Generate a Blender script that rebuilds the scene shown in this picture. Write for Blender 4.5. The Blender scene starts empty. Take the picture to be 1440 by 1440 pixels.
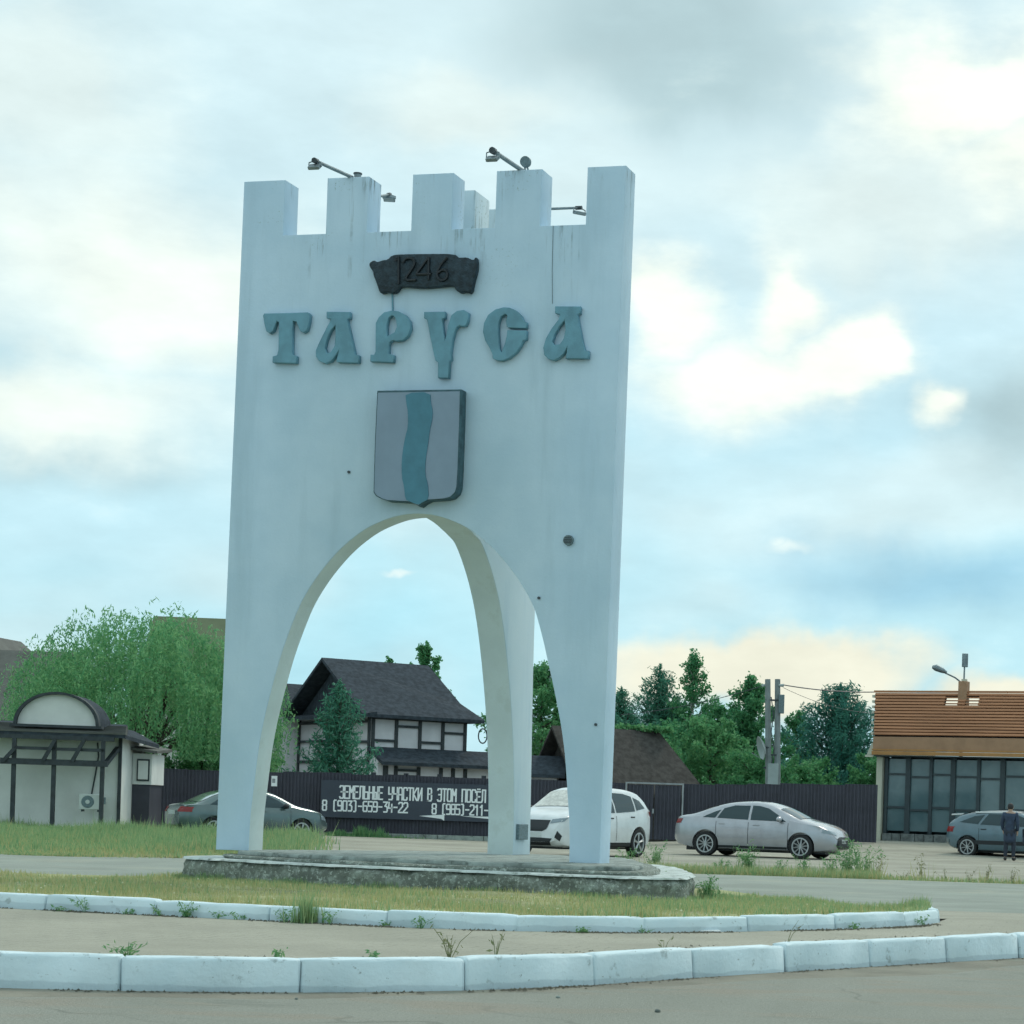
import bpy, bmesh, math, random
import numpy as np
from mathutils import Vector, Matrix
from mathutils.bvhtree import BVHTree
R = math.radians
PI = math.pi
random.seed(7)
rng = np.random.default_rng(11)
sc = bpy.context.scene
COL = sc.collection

# ------------------------------------------------------------------ camera
cam_d = bpy.data.cameras.new('camera')
cam = bpy.data.objects.new('camera', cam_d)
COL.objects.link(cam)
cam.location = (0, 0, 1.12)
cam.rotation_euler = (Matrix.Rotation(R(90), 4, 'X') @ Matrix.Rotation(0.0306, 4, 'Z')).to_euler()
cam_d.sensor_width = 36
cam_d.lens = 75
cam_d.shift_x = -0.2986        # the picture is a crop from the left of a wider frame
cam_d.shift_y = 0.2972
cam_d.clip_start = 0.1
cam_d.clip_end = 3000
sc.camera = cam
sc.render.engine = 'CYCLES'
sc.cycles.max_bounces = 5
sc.cycles.use_adaptive_sampling = True
sc.cycles.adaptive_threshold = .025
sc.cycles.adaptive_min_samples = 24
sc.cycles.time_limit = 600
sc.cycles.use_denoising = True
sc.cycles.diffuse_bounces = 2
sc.cycles.glossy_bounces = 3
sc.cycles.transmission_bounces = 4

# ------------------------------------------------------------------ light
SUN_EL, SUN_AZ = R(50), R(28)          # azimuth clockwise from +Y (the view direction)
EXPOSURE = 0.26
sun_d = bpy.data.lights.new('sun', 'SUN')
sun_d.energy = 1.15
sun_d.angle = R(14)
sun_d.color = (1.0, 0.93, 0.80)
sun = bpy.data.objects.new('sun', sun_d)
COL.objects.link(sun)
sd = Vector((math.sin(SUN_AZ) * math.cos(SUN_EL), math.cos(SUN_AZ) * math.cos(SUN_EL), math.sin(SUN_EL)))
sun.rotation_euler = sd.to_track_quat('Z', 'Y').to_euler()

world = bpy.data.worlds.new('World')
sc.world = world
world.use_nodes = True
sc.view_settings.view_transform = 'Standard'
sc.view_settings.look = 'None'
sc.view_settings.exposure = EXPOSURE
sc.view_settings.gamma = 1
sc.view_settings.use_curve_mapping = False


def build_world():
    nt = world.node_tree
    nt.nodes.clear()
    N = nt.nodes.new
    L = nt.links.new
    out = N('ShaderNodeOutputWorld')
    bg = N('ShaderNodeBackground')
    bg.inputs[1].default_value = 0.10
    L(bg.outputs[0], out.inputs[0])
    sky = N('ShaderNodeTexSky')
    sky.sky_type = 'NISHITA'
    sky.sun_disc = False
    sky.sun_elevation = SUN_EL
    sky.sun_rotation = SUN_AZ
    sky.air_density = 1.2
    sky.dust_density = 2.0
    sky.ozone_density = 2.0
    tc = N('ShaderNodeTexCoord')
    D = tc.outputs['Generated']

    def math_(op, a, b=None, clamp=False):
        n = N('ShaderNodeMath'); n.operation = op; n.use_clamp = clamp
        for i, v in enumerate((a, b)):
            if v is None: continue
            if isinstance(v, (int, float)): n.inputs[i].default_value = v
            else: L(v, n.inputs[i])
        return n.outputs[0]

    def vmath(op, a, b):
        n = N('ShaderNodeVectorMath'); n.operation = op
        for i, v in enumerate((a, b)):
            if isinstance(v, (tuple, list)): n.inputs[i].default_value = v
            else: L(v, n.inputs[i])
        return n.outputs['Value'] if op in ('LENGTH', 'DOT_PRODUCT') else n.outputs[0]

    def mixc(f, a, b):
        n = N('ShaderNodeMix'); n.data_type = 'RGBA'
        for i, v in ((0, f), (6, a), (7, b)):
            if isinstance(v, (int, float)): n.inputs[i].default_value = v
            elif isinstance(v, tuple): n.inputs[i].default_value = (*v, 1)
            else: L(v, n.inputs[i])
        return n.outputs[2]

    def ramp(v, a, b, lo=0., hi=1.):
        n = N('ShaderNodeMapRange'); n.interpolation_type = 'SMOOTHSTEP'
        L(v, n.inputs[0])
        for i, q in ((1, a), (2, b), (3, lo), (4, hi)): n.inputs[i].default_value = q
        return n.outputs[0]

    def noise(vec, scale, detail=5., rough=.55, dist=0.):
        n = N('ShaderNodeTexNoise')
        L(vec, n.inputs['Vector'])
        n.inputs['Scale'].default_value = scale
        n.inputs['Detail'].default_value = detail
        n.inputs['Roughness'].default_value = rough
        n.inputs['Distortion'].default_value = dist
        return n
    # flattened direction so that the clouds stretch sideways
    Ds = vmath('MULTIPLY', D, (1., 1., 2.4))
    nb = noise(Ds, 4.0, 3., .5)
    nf = noise(Ds, 15.0, 6., .58)
    # wobble used on the outline of the placed clouds
    wob1 = vmath('SCALE', vmath('SUBTRACT', noise(D, 11., 2., .6).outputs['Color'], (.5, .5, .5)), (0, 0, 0))
    w1 = wob1.node; w1.inputs['Scale'].default_value = .075
    wob2 = vmath('SCALE', vmath('SUBTRACT', noise(D, 38., 3., .65).outputs['Color'], (.5, .5, .5)), (0, 0, 0))
    wob2.node.inputs['Scale'].default_value = .016
    Dw = vmath('ADD', vmath('ADD', D, wob1), wob2)

    Dn = vmath('ADD', D, wob2)

    def blob(x, z, rx, rz, soft=.45, fine=False):
        y = math.sqrt(max(.01, 1 - x * x - z * z))
        d = vmath('SUBTRACT', Dn if fine else Dw, (x, y, z))
        d = vmath('MULTIPLY', d, (1 / rx, 1 / rx * .35, 1 / rz))
        ln = N('ShaderNodeVectorMath'); ln.operation = 'LENGTH'; L(d, ln.inputs[0])
        return ramp(ln.outputs['Value'], 1.0, soft)

    def mx(*a):
        o = a[0]
        for q in a[1:]: o = math_('MAXIMUM', o, q)
        return o
    K = 10.0
    c = lambda r, g, b: (r * K, g * K, b * K)
    sep = N('ShaderNodeSeparateXYZ'); L(D, sep.inputs[0])
    z = sep.outputs[2]
    # clear part of the sky: the physical sky, veiled by thin high cloud
    veil = mixc(ramp(z, .0, .45), c(.40, .70, .80), c(.50, .70, .77))
    base = mixc(.86, sky.outputs[0], veil)
    # broad soft cloud sheet all the way round
    base = mixc(math_('MULTIPLY', ramp(nb.outputs['Fac'], .44, .64), .55), base, c(.70, .82, .81))
    base = mixc(math_('MULTIPLY', ramp(z, .10, .34), .62), base, c(.63, .775, .785))
    return dict(N=N, L=L, blob=blob, mx=mx, mixc=mixc, math_=math_, ramp=ramp, base=base, c=c, nf=nf, nb=nb, bg=bg, z=z)


def dxz(u, v):
    # direction (x, z) of a place in the sky, in the photograph's 1440 px frame
    du, dv = u - 1150., v - 1148.
    cr, sr = math.cos(.0306), math.sin(.0306)
    u0, v0 = cr * du + sr * dv, -sr * du + cr * dv
    d = Vector((u0 / 3000., 1., -v0 / 3000.)).normalized()
    return d.x, d.z


W = build_world()


def finish_world():
    blob, mx, mixc, math_, ramp, c = (W[k] for k in ('blob', 'mx', 'mixc', 'math_', 'ramp', 'c'))
    col = W['base']
    P = 1 / 3000.
    def B(u, v, ru, rv, soft=.4, fine=False):
        x, z_ = dxz(u, v)
        return blob(x, z_, ru * P, rv * P, soft, fine)
    nfv = math_('SUBTRACT', W['nf'].outputs['Fac'], .5)
    def cloud(masks, amp, lo, hi):
        """billowy mask: soft masses whose edges are broken up by the fractal noise"""
        return ramp(math_('ADD', mx(*masks), math_('MULTIPLY', nfv, amp)), lo, hi)
    # clear blue gaps low over the horizon
    cyan = B(560, 880, 330, 200, .0)
    col = mixc(math_('MULTIPLY', cyan, .85), col, c(.38, .69, .79))
    pale = mx(B(130, 730, 330, 110, .0), B(980, 690, 240, 110, .0))
    col = mixc(math_('MULTIPLY', pale, .8), col, c(.50, .73, .80))
    blue = B(1330, 815, 400, 85, .0)
    col = mixc(math_('MULTIPLY', blue, .9), col, c(.30, .55, .685))
    # pale masses
    soft = cloud([B(1270, 280, 380, 170, .0), B(140, 320, 440, 200, .0), B(50, 140, 320, 200, .0), B(1050, 520, 330, 170, .0), B(640, 170, 220, 80, .0)], .7, .1, .9)
    col = mixc(math_('MULTIPLY', soft, .8), col, c(.68, .79, .77))
    # grey undersides
    grey = mx(cloud([B(960, 60, 430, 190, .0)], .8, .05, .95), B(1440, 580, 200, 130, .0), math_('MULTIPLY', B(110, 655, 260, 60, .0), .45))
    col = mixc(math_('MULTIPLY', grey, .85), col, c(.37, .51, .54))
    # bright cumulus tops, fading into the sheet on one side
    brt = cloud([B(1350, 130, 270, 160, .0), B(1470, 230, 230, 150, .0), B(1190, 500, 135, 125, .0), B(1070, 520, 250, 100, .0),
             B(1115, 400, 95, 120, .0), B(930, 400, 110, 100, .0), B(1310, 560, 75, 65, .0)], 1.1, .08, 1.0)
    col = mixc(math_('MULTIPLY', brt, .95), col, c(.86, .91, .815))
    core = cloud([B(1200, 505, 110, 100, .0), B(1120, 390, 60, 70, .0), B(1370, 120, 170, 100, .0), B(1305, 555, 40, 40, .0)], 1.3, .28, .62)
    col = mixc(math_('MULTIPLY', core, .55), col, c(.88, .93, .84))
    brt2 = cloud([B(230, 430, 400, 180, .0), B(60, 580, 320, 110, .0)], .5, .0, 1.0)
    col = mixc(math_('MULTIPLY', brt2, .9), col, c(.82, .89, .82))
    small = mx(B(1108, 766, 44, 15, .0, True), B(1095, 760, 24, 12, .0, True), B(560, 803, 26, 7, .0, True))
    col = mixc(math_('MULTIPLY', small, .9), col, c(.70, .83, .82))
    cream = cloud([B(1070, 940, 370, 90, .0), B(1440, 1010, 240, 80, .0)], .4, .05, .6)
    col = mixc(math_('MULTIPLY', cream, .9), col, c(.80, .775, .62))
    # fine mottling of all the cloud
    n = W['N']('ShaderNodeMapRange'); W['L'](W['nf'].outputs['Fac'], n.inputs[0])
    for i, q in ((1, .3), (2, .7), (3, .92), (4, 1.07)): n.inputs[i].default_value = q
    m = W['N']('ShaderNodeVectorMath'); m.operation = 'SCALE'
    W['L'](col, m.inputs[0]); W['L'](n.outputs[0], m.inputs['Scale'])
    W['L'](m.outputs[0], W['bg'].inputs[0])


finish_world()

# ------------------------------------------------------------------ helpers
def tag(o, label=None, cat=None, group=None, kind=None):
    if label: o['label'] = label
    if cat: o['category'] = cat
    if group: o['group'] = group
    if kind: o['kind'] = kind
    return o


def thing(name, label, cat, loc=(0, 0, 0), rotz=0., group=None):
    o = bpy.data.objects.new(name, None)
    o.empty_display_size = .2
    COL.objects.link(o)
    o.location = loc
    o.rotation_euler = (0, 0, rotz)
    return tag(o, label, cat, group)


def setting(name, loc=(0, 0, 0), rotz=0.):
    o = bpy.data.objects.new(name, None)
    COL.objects.link(o)
    o.location = loc
    o.rotation_euler = (0, 0, rotz)
    o['kind'] = 'structure'
    return o


def link(name, me, m=None, parent=None, smooth=None):
    o = bpy.data.objects.new(name, me)
    COL.objects.link(o)
    if m is not None and not me.materials: me.materials.append(m)
    if parent is not None: o.parent = parent
    if smooth is not None:
        me.polygons.foreach_set('use_smooth', np.ones(len(me.polygons), bool))
        if smooth < 179: me.set_sharp_from_angle(angle=R(smooth))
    return o


def mesh(name, v, f, m=None, parent=None, smooth=None):
    me = bpy.data.meshes.new(name)
    me.from_pydata([tuple(p) for p in v], [], [tuple(q) for q in f])
    me.update()
    return link(name, me, m, parent, smooth)


def npmesh(name, V, F, m=None, parent=None):
    """V (n,3) float, F (k,3|4) int, fast"""
    me = bpy.data.meshes.new(name)
    V = np.asarray(V, np.float32); F = np.asarray(F, np.int32)
    k = F.shape[1]
    me.vertices.add(len(V)); me.vertices.foreach_set('co', V.ravel())
    me.loops.add(F.size); me.loops.foreach_set('vertex_index', F.ravel())
    me.polygons.add(len(F)); me.polygons.foreach_set('loop_start', np.arange(0, F.size, k, dtype=np.int32))
    me.update(calc_edges=True)
    return link(name, me, m, parent)


def bme(name, bm, m=None, parent=None, smooth=None):
    me = bpy.data.meshes.new(name)
    bmesh.ops.recalc_face_normals(bm, faces=bm.faces[:])
    bm.to_mesh(me); bm.free()
    return link(name, me, m, parent, smooth)


def bm_box(bm, x0, x1, y0, y1, z0, z1, M=None):
    vs = [bm.verts.new((x, y, z)) for x in (x0, x1) for y in (y0, y1) for z in (z0, z1)]
    for q in ((0, 1, 3, 2), (4, 6, 7, 5), (0, 4, 5, 1), (2, 3, 7, 6), (0, 2, 6, 4), (1, 5, 7, 3)):
        bm.faces.new([vs[i] for i in q])
    if M is not None:
        for v in vs: v.co = M @ v.co
    return vs


def box(name, x0, x1, y0, y1, z0, z1, m, parent=None, bev=0., M=None):
    bm = bmesh.new()
    bm_box(bm, x0, x1, y0, y1, z0, z1)
    if bev:
        bmesh.ops.bevel(bm, geom=bm.edges[:], offset=bev, segments=2, affect='EDGES', profile=.5)
    if M is not None: bmesh.ops.transform(bm, matrix=M, verts=bm.verts[:])
    return bme(name, bm, m, parent)


def bar(name, p, q, w, d, m, parent=None, up=(0, 1, 0), bev=0.):
    """a box-section beam from p to q; w across, d along `up`"""
    p, q = Vector(p), Vector(q)
    ax = (q - p); ln = ax.length; ax.normalize()
    u = Vector(up); u = (u - ax * u.dot(ax)).normalized()
    s = ax.cross(u)
    M = Matrix((( s.x, u.x, ax.x, p.x), (s.y, u.y, ax.y, p.y), (s.z, u.z, ax.z, p.z), (0, 0, 0, 1)))
    return box(name, -w / 2, w / 2, -d / 2, d / 2, 0, ln, m, parent, bev, M)


def bm_tube(bm, pts, rad, n=8, cap=True):
    pts = [Vector(p) for p in pts]
    if not hasattr(rad, '__len__'): rad = [rad] * len(pts)
    rings = []
    prev = None
    for i, p in enumerate(pts):
        a = pts[max(i - 1, 0)]; b = pts[min(i + 1, len(pts) - 1)]
        t = (b - a).normalized()
        ref = prev if prev is not None else (Vector((0, 0, 1)) if abs(t.z) < .9 else Vector((1, 0, 0)))
        u = (ref - t * ref.dot(t)).normalized(); prev = u
        w = t.cross(u)
        rings.append([bm.verts.new(p + (u * math.cos(2 * PI * k / n) + w * math.sin(2 * PI * k / n)) * rad[i]) for k in range(n)])
    for i in range(len(rings) - 1):
        for k in range(n):
            bm.faces.new((rings[i][k], rings[i][(k + 1) % n], rings[i + 1][(k + 1) % n], rings[i + 1][k]))
    if cap:
        bm.faces.new(rings[0][::-1]); bm.faces.new(rings[-1])


def tube(name, pts, rad, m, parent=None, n=8, smooth=40):
    bm = bmesh.new(); bm_tube(bm, pts, rad, n)
    return bme(name, bm, m, parent, smooth)


def prism(name, poly, y0, y1, m, parent=None, plane='xz', bev=0., smooth=None, seg=2):
    """extrude a 2-d outline: plane xz (along y), yz (along x) or xy (along z)"""
    bm = bmesh.new()
    def P(a, b, t):
        return (a, t, b) if plane == 'xz' else ((t, a, b) if plane == 'yz' else (a, b, t))
    A = [bm.verts.new(P(a, b, y0)) for a, b in poly]
    B = [bm.verts.new(P(a, b, y1)) for a, b in poly]
    n = len(poly)
    f0 = bm.faces.new(A); f1 = bm.faces.new(B[::-1])
    for i in range(n): bm.faces.new((A[i], B[i], B[(i + 1) % n], A[(i + 1) % n]))
    bmesh.ops.recalc_face_normals(bm, faces=bm.faces[:])
    if bev:
        es = [e for e in bm.edges if len(e.link_faces) == 2 and (f0 in e.link_faces or f1 in e.link_faces)]
        bmesh.ops.bevel(bm, geom=es, offset=bev, segments=seg, affect='EDGES', profile=.5)
    bmesh.ops.triangulate(bm, faces=[f for f in bm.faces if len(f.verts) > 4])
    return bme(name, bm, m, parent, smooth)


def curve_solid(name, outer, holes, y0, y1, m, parent, bev=.006):
    """outline with holes in the xz plane, extruded from y0 to y1"""
    cu = bpy.data.curves.new(name, 'CURVE')
    cu.dimensions = '2D'; cu.fill_mode = 'BOTH'
    for pts in [outer] + ([holes] if holes else []):
        s = cu.splines.new('POLY'); s.points.add(len(pts) - 1)
        for p, (a, b) in zip(s.points, pts): p.co = (a, b, 0, 1)
        s.use_cyclic_u = True
    cu.extrude = abs(y1 - y0) / 2 - bev
    cu.bevel_depth = bev; cu.bevel_resolution = 1; cu.offset = -bev
    o = bpy.data.objects.new(name, cu); COL.objects.link(o)
    dg = bpy.context.evaluated_depsgraph_get()
    me = bpy.data.meshes.new_from_object(o.evaluated_get(dg))
    bpy.data.objects.remove(o); bpy.data.curves.remove(cu)
    me.transform(Matrix.Translation((0, (y0 + y1) / 2, 0)) @ Matrix.Rotation(R(90), 4, 'X'))
    me.materials.clear()
    return link(name, me, m, parent)


def smooth_poly(pts, it=2, closed=True):
    for _ in range(it):
        q = []
        n = len(pts)
        for i in range(n if closed else n - 1):
            a = pts[i]; b = pts[(i + 1) % n]
            q.append(tuple(.75 * x + .25 * y for x, y in zip(a, b)))
            q.append(tuple(.25 * x + .75 * y for x, y in zip(a, b)))
        if not closed: q = [pts[0]] + q + [pts[-1]]
        pts = q
    return pts


def copy_tree(o, parent=None):
    c = o.copy(); COL.objects.link(c)
    if parent is not None: c.parent = parent
    for ch in list(o.children): copy_tree(ch, c)
    return c


# ------------------------------------------------------------------ materials
def newmat(name):
    m = bpy.data.materials.new(name); m.use_nodes = True
    nt = m.node_tree; b = nt.nodes['Principled BSDF']
    return m, nt, b


def nz(nt, scale, detail=4., rough=.55, stretch=None, coord='Object', rot=None):
    tc = nt.nodes.new('ShaderNodeTexCoord')
    if coord == 'World':
        g = nt.nodes.new('ShaderNodeNewGeometry'); src = g.outputs['Position']
    else: src = tc.outputs[coord]
    n = nt.nodes.new('ShaderNodeTexNoise')
    n.inputs['Scale'].default_value = scale
    n.inputs['Detail'].default_value = detail
    n.inputs['Roughness'].default_value = rough
    if stretch or rot:
        mp = nt.nodes.new('ShaderNodeMapping')
        if stretch: mp.inputs['Scale'].default_value = stretch
        if rot: mp.inputs['Rotation'].default_value = rot
        nt.links.new(src, mp.inputs[0]); src = mp.outputs[0]
    nt.links.new(src, n.inputs['Vector'])
    return n.outputs['Fac']


def mrange(nt, v, a, b, lo=0., hi=1., sm=True):
    n = nt.nodes.new('ShaderNodeMapRange')
    if sm: n.interpolation_type = 'SMOOTHSTEP'
    nt.links.new(v, n.inputs[0])
    for i, q in ((1, a), (2, b), (3, lo), (4, hi)): n.inputs[i].default_value = q
    return n.outputs[0]


def mixn(nt, f, a, b):
    n = nt.nodes.new('ShaderNodeMix'); n.data_type = 'RGBA'
    for i, v in ((0, f), (6, a), (7, b)):
        if isinstance(v, (int, float)): n.inputs[i].default_value = v
        elif isinstance(v, tuple): n.inputs[i].default_value = (*v[:3], 1)
        else: nt.links.new(v, n.inputs[i])
    return n.outputs[2]


def mul(nt, a, b):
    n = nt.nodes.new('ShaderNodeMath'); n.operation = 'MULTIPLY'
    for i, v in enumerate((a, b)):
        if isinstance(v, (int, float)): n.inputs[i].default_value = v
        else: nt.links.new(v, n.inputs[i])
    return n.outputs[0]


def bump(nt, b, h, strength=.3, dist=.01):
    n = nt.nodes.new('ShaderNodeBump')
    n.inputs['Strength'].default_value = strength; n.inputs['Distance'].default_value = dist
    nt.links.new(h, n.inputs['Height']); nt.links.new(n.outputs[0], b.inputs['Normal'])


def mat(name, col, rough=.7, var=.15, scale=3., metal=0., bmp=.0, bscale=40., coord='Object', spec=.5, coat=0., stretch=None, dark=None):
    m, nt, b = newmat(name)
    b.inputs['Roughness'].default_value = rough
    b.inputs['Metallic'].default_value = metal
    b.inputs['Specular IOR Level'].default_value = spec
    b.inputs['Coat Weight'].default_value = coat
    b.inputs['Coat Roughness'].default_value = .05
    lo = tuple(x * (1 - var) for x in col); hi = tuple(min(1, x * (1 + var)) for x in col)
    if var > 0:
        c = mixn(nt, mrange(nt, nz(nt, scale, 5., .6, stretch, coord), .3, .7), lo, hi)
        if dark:   # a second, blotchy layer of dirt
            c = mixn(nt, mul(nt, mrange(nt, nz(nt, dark[1], 6., .65, None, coord), .52, .68), dark[2]), c, dark[0])
        nt.links.new(c, b.inputs['Base Color'])
    else: b.inputs['Base Color'].default_value = (*col, 1)
    if bmp: bump(nt, b, nz(nt, bscale, 4., .6, None, coord), bmp, .02)
    return m


def leafmat(name, a, b2, trans=.35, rough=.6):
    """colour differs leaf by leaf; light comes through"""
    m, nt, b = newmat(name)
    g = nt.nodes.new('ShaderNodeNewGeometry')
    c = mixn(nt, g.outputs['Random Per Island'], a, b2)
    nt.links.new(c, b.inputs['Base Color']); b.inputs['Roughness'].default_value = rough
    b.inputs['Specular IOR Level'].default_value = .25
    tr = nt.nodes.new('ShaderNodeBsdfTranslucent'); nt.links.new(c, tr.inputs[0])
    mx = nt.nodes.new('ShaderNodeMixShader'); mx.inputs[0].default_value = trans
    nt.links.new(b.outputs[0], mx.inputs[1]); nt.links.new(tr.outputs[0], mx.inputs[2])
    nt.links.new(mx.outputs[0], nt.nodes['Material Output'].inputs[0])
    return m


M = {}


def make_stucco(name='painted render', lo=(.47, .63, .755), hi=(.56, .71, .83)):
    # pale blue-white paint on render, with old run-off streaks under the copings
    m, nt, b = newmat(name)
    b.inputs['Roughness'].default_value = .8
    base = mixn(nt, mrange(nt, nz(nt, .9, 5., .6), .3, .7), lo, hi)
    base = mixn(nt, mul(nt, mrange(nt, nz(nt, 2.3, 5., .6, (1, 1, .12)), .48, .72), .6), base, (.40, .545, .65))
    sep = nt.nodes.new('ShaderNodeSeparateXYZ'); tc = nt.nodes.new('ShaderNodeTexCoord')
    nt.links.new(tc.outputs['Object'], sep.inputs[0])
    band = mrange(nt, sep.outputs[2], 6.6, 8.3, 0., 1.)
    streak = mrange(nt, nz(nt, 8., 4., .65, (1, 1, .045)), .56, .68)
    blot = mrange(nt, nz(nt, 3.1, 4., .6), .42, .62)
    f = mul(nt, mul(nt, streak, blot), mul(nt, band, .85))
    base = mixn(nt, f, base, (.15, .22, .24))
    def zband(z0, z1):
        return mul(nt, mrange(nt, sep.outputs[2], z0, z1, 0., 1.), mrange(nt, sep.outputs[2], z1 + .02, z1 + .01, 0., 1.))
    drip = mrange(nt, nz(nt, 17., 5., .7, (1, 1, .10)), .50, .64)
    gate = mrange(nt, nz(nt, 2.6, 3., .6, (1, 1, .3)), .47, .66)
    base = mixn(nt, mul(nt, mul(nt, mul(nt, drip, gate), zband(8.12, 8.53)), .9), base, (.09, .13, .14))
    px = nt.nodes.new('ShaderNodeMath'); px.operation = 'MULTIPLY_ADD'; nt.links.new(sep.outputs[0], px.inputs[0]); px.inputs[1].default_value = 5.791; px.inputs[2].default_value = 9.671
    cs = nt.nodes.new('ShaderNodeMath'); cs.operation = 'COSINE'; nt.links.new(px.outputs[0], cs.inputs[0])
    gap = mrange(nt, cs.outputs[0], -.2, .15)        # only where water runs off the sills between the merlons
    base = mixn(nt, mul(nt, mul(nt, mul(nt, mul(nt, drip, gate), zband(7.35, 7.87)), gap), .9), base, (.10, .14, .15))
    # mossy speckle in patches
    sp = mul(nt, mrange(nt, nz(nt, 26., 3., .7), .58, .68), mrange(nt, nz(nt, 1.7, 3., .5), .56, .66))
    base = mixn(nt, mul(nt, mul(nt, sp, band), .85), base, (.22, .32, .30))
    nt.links.new(base, b.inputs['Base Color'])
    bump(nt, b, nz(nt, 30., 5., .65), .25, .01)
    return m


M['stucco'] = make_stucco()
M['stucco_pale'] = make_stucco('pale painted render', (.56, .68, .735), (.61, .715, .76))
M['letter'] = mat('grey blue letter paint', (.135, .30, .385), .6, .14, 5., bmp=.2, bscale=60.)
M['plaque'] = mat('dark cast metal', (.02, .038, .052), .55, .35, 14., metal=.3, bmp=.9, bscale=22.)
M['digit'] = mat('black digits', (.008, .014, .02), .5, .1, 8.)
M['shield'] = mat('grey lilac enamel', (.225, .305, .395), .5, .06, 2.)
M['shield_side'] = mat('weathered shield side', (.05, .11, .135), .7, .3, 9., bmp=.3)
M['river'] = mat('teal enamel', (.06, .20, .275), .5, .12, 4.)
M['steel'] = mat('weathered steel', (.22, .27, .29), .5, .2, 8., metal=.5)
M['darksteel'] = mat('dark steel', (.06, .075, .085), .5, .2, 8., metal=.4)
M['vent'] = mat('grey vent', (.13, .19, .21), .6, .25, 40.)
M['concrete'] = mat('weathered concrete', (.26, .30, .28), .9, .3, 4., bmp=.5, bscale=30., dark=((.07, .085, .075), 6., .8))

# ------------------------------------------------------------------ ground
def sst(a, b, x):
    t = np.clip((np.asarray(x, float) - a) / (b - a), 0, 1)
    return t * t * (3 - 2 * t)


def gz(x, y):
    return .36 * sst(61, 73, y) * sst(-8, 2, x) + .03 * sst(45, 62, y) * sst(-10, -16, x)


def make_ground_mats():
    # dusty pale asphalt of the front road
    m, nt, b = newmat('dusty asphalt')
    b.inputs['Roughness'].default_value = .92
    c = mixn(nt, mrange(nt, nz(nt, .5, 6., .6, (1., .35, 1.)), .3, .7), (.25, .26, .222), (.32, .325, .282))
    c = mixn(nt, mul(nt, mrange(nt, nz(nt, 1.3, 5., .6, (.5, 1.2, 1)), .50, .64), .7), c, (.31, .27, .215))
    c = mixn(nt, mul(nt, mrange(nt, nz(nt, 60., 4., .8), .42, .68), .65), c, (.13, .14, .118))
    c = mixn(nt, mul(nt, mrange(nt, nz(nt, 34., 4., .75), .60, .72), .55), c, (.42, .42, .37))
    c = mixn(nt, mul(nt, mrange(nt, nz(nt, 2.1, 6., .7, (.35, 1., 1)), .58, .66), .45), c, (.16, .175, .15))
    vo = nt.nodes.new('ShaderNodeTexVoronoi'); vo.feature = 'DISTANCE_TO_EDGE'; vo.inputs['Scale'].default_value = .42
    gm = nt.nodes.new('ShaderNodeNewGeometry'); wn = nt.nodes.new('ShaderNodeTexNoise'); wn.inputs['Scale'].default_value = 2.2; wn.inputs['Detail'].default_value = 5.
    va = nt.nodes.new('ShaderNodeVectorMath'); va.operation = 'MULTIPLY_ADD'; va.inputs[1].default_value = (.5, .5, .5)
    nt.links.new(gm.outputs['Position'], wn.inputs['Vector']); nt.links.new(wn.outputs['Color'], va.inputs[0]); nt.links.new(gm.outputs['Position'], va.inputs[2]); nt.links.new(va.outputs[0], vo.inputs['Vector'])
    crack = mul(nt, mrange(nt, vo.outputs['Distance'], .012, .003), mrange(nt, nz(nt, .35, 3., .6), .50, .60))
    c = mixn(nt, mul(nt, crack, .3), c, (.07, .075, .065))
    nt.links.new(c, b.inputs['Base Color'])
    bump(nt, b, nz(nt, 70., 4., .75), .8, .012)
    M['asphalt'] = m
    # worn paving of the pavement, rows of joints nearly filled with dust
    m, nt, b = newmat('worn paving')
    b.inputs['Roughness'].default_value = .92
    c = mixn(nt, mrange(nt, nz(nt, .8, 6., .6), .3, .7), (.30, .292, .237), (.38, .365, .30))
    c = mixn(nt, mul(nt, mrange(nt, nz(nt, 60., 3., .7), .45, .7), .4), c, (.15, .165, .13))
    tc = nt.nodes.new('ShaderNodeTexCoord')
    mp = nt.nodes.new('ShaderNodeMapping'); mp.inputs['Rotation'].default_value = (0, 0, .12)
    nt.links.new(tc.outputs['Object'], mp.inputs[0])
    br = nt.nodes.new('ShaderNodeTexBrick'); nt.links.new(mp.outputs[0], br.inputs[0])
    br.inputs['Scale'].default_value = 1.; br.inputs['Brick Width'].default_value = .2
    br.inputs['Row Height'].default_value = .2; br.inputs['Mortar Size'].default_value = .008
    br.inputs['Mortar Smooth'].default_value = .5
    dustm = mrange(nt, nz(nt, 1.1, 4., .6), .40, .62)
    c = mixn(nt, mul(nt, mul(nt, br.outputs['Fac'], dustm), .55), c, (.15, .165, .13))
    nt.links.new(c, b.inputs['Base Color'])
    bump(nt, b, nz(nt, 80., 4., .7), .4, .01)
    M['paving'] = m


make_ground_mats()
M['rear_asphalt'] = mat('grey rear asphalt', (.255, .285, .25), .9, .12, .6, bmp=.3, bscale=90., dark=((.34, .34, .275), .35, .8))
M['dirt'] = mat('dusty gravel yard', (.32, .31, .255), .95, .18, .35, bmp=.5, bscale=50., dark=((.23, .235, .185), 1.2, .75))
M['soil'] = mat('dry lawn soil', (.30, .31, .15), .95, .3, 1.2, bmp=.6, bscale=40., dark=((.33, .32, .21), 2.2, .6))
M['soil_green'] = mat('green sward soil', (.20, .26, .14), .95, .3, .8, bmp=.6, bscale=30.)
M['whitewash'] = mat('whitewashed kerb', (.56, .72, .79), .85, .07, 3., bmp=.3, bscale=45., dark=((.36, .46, .49), 5., .35))


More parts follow.
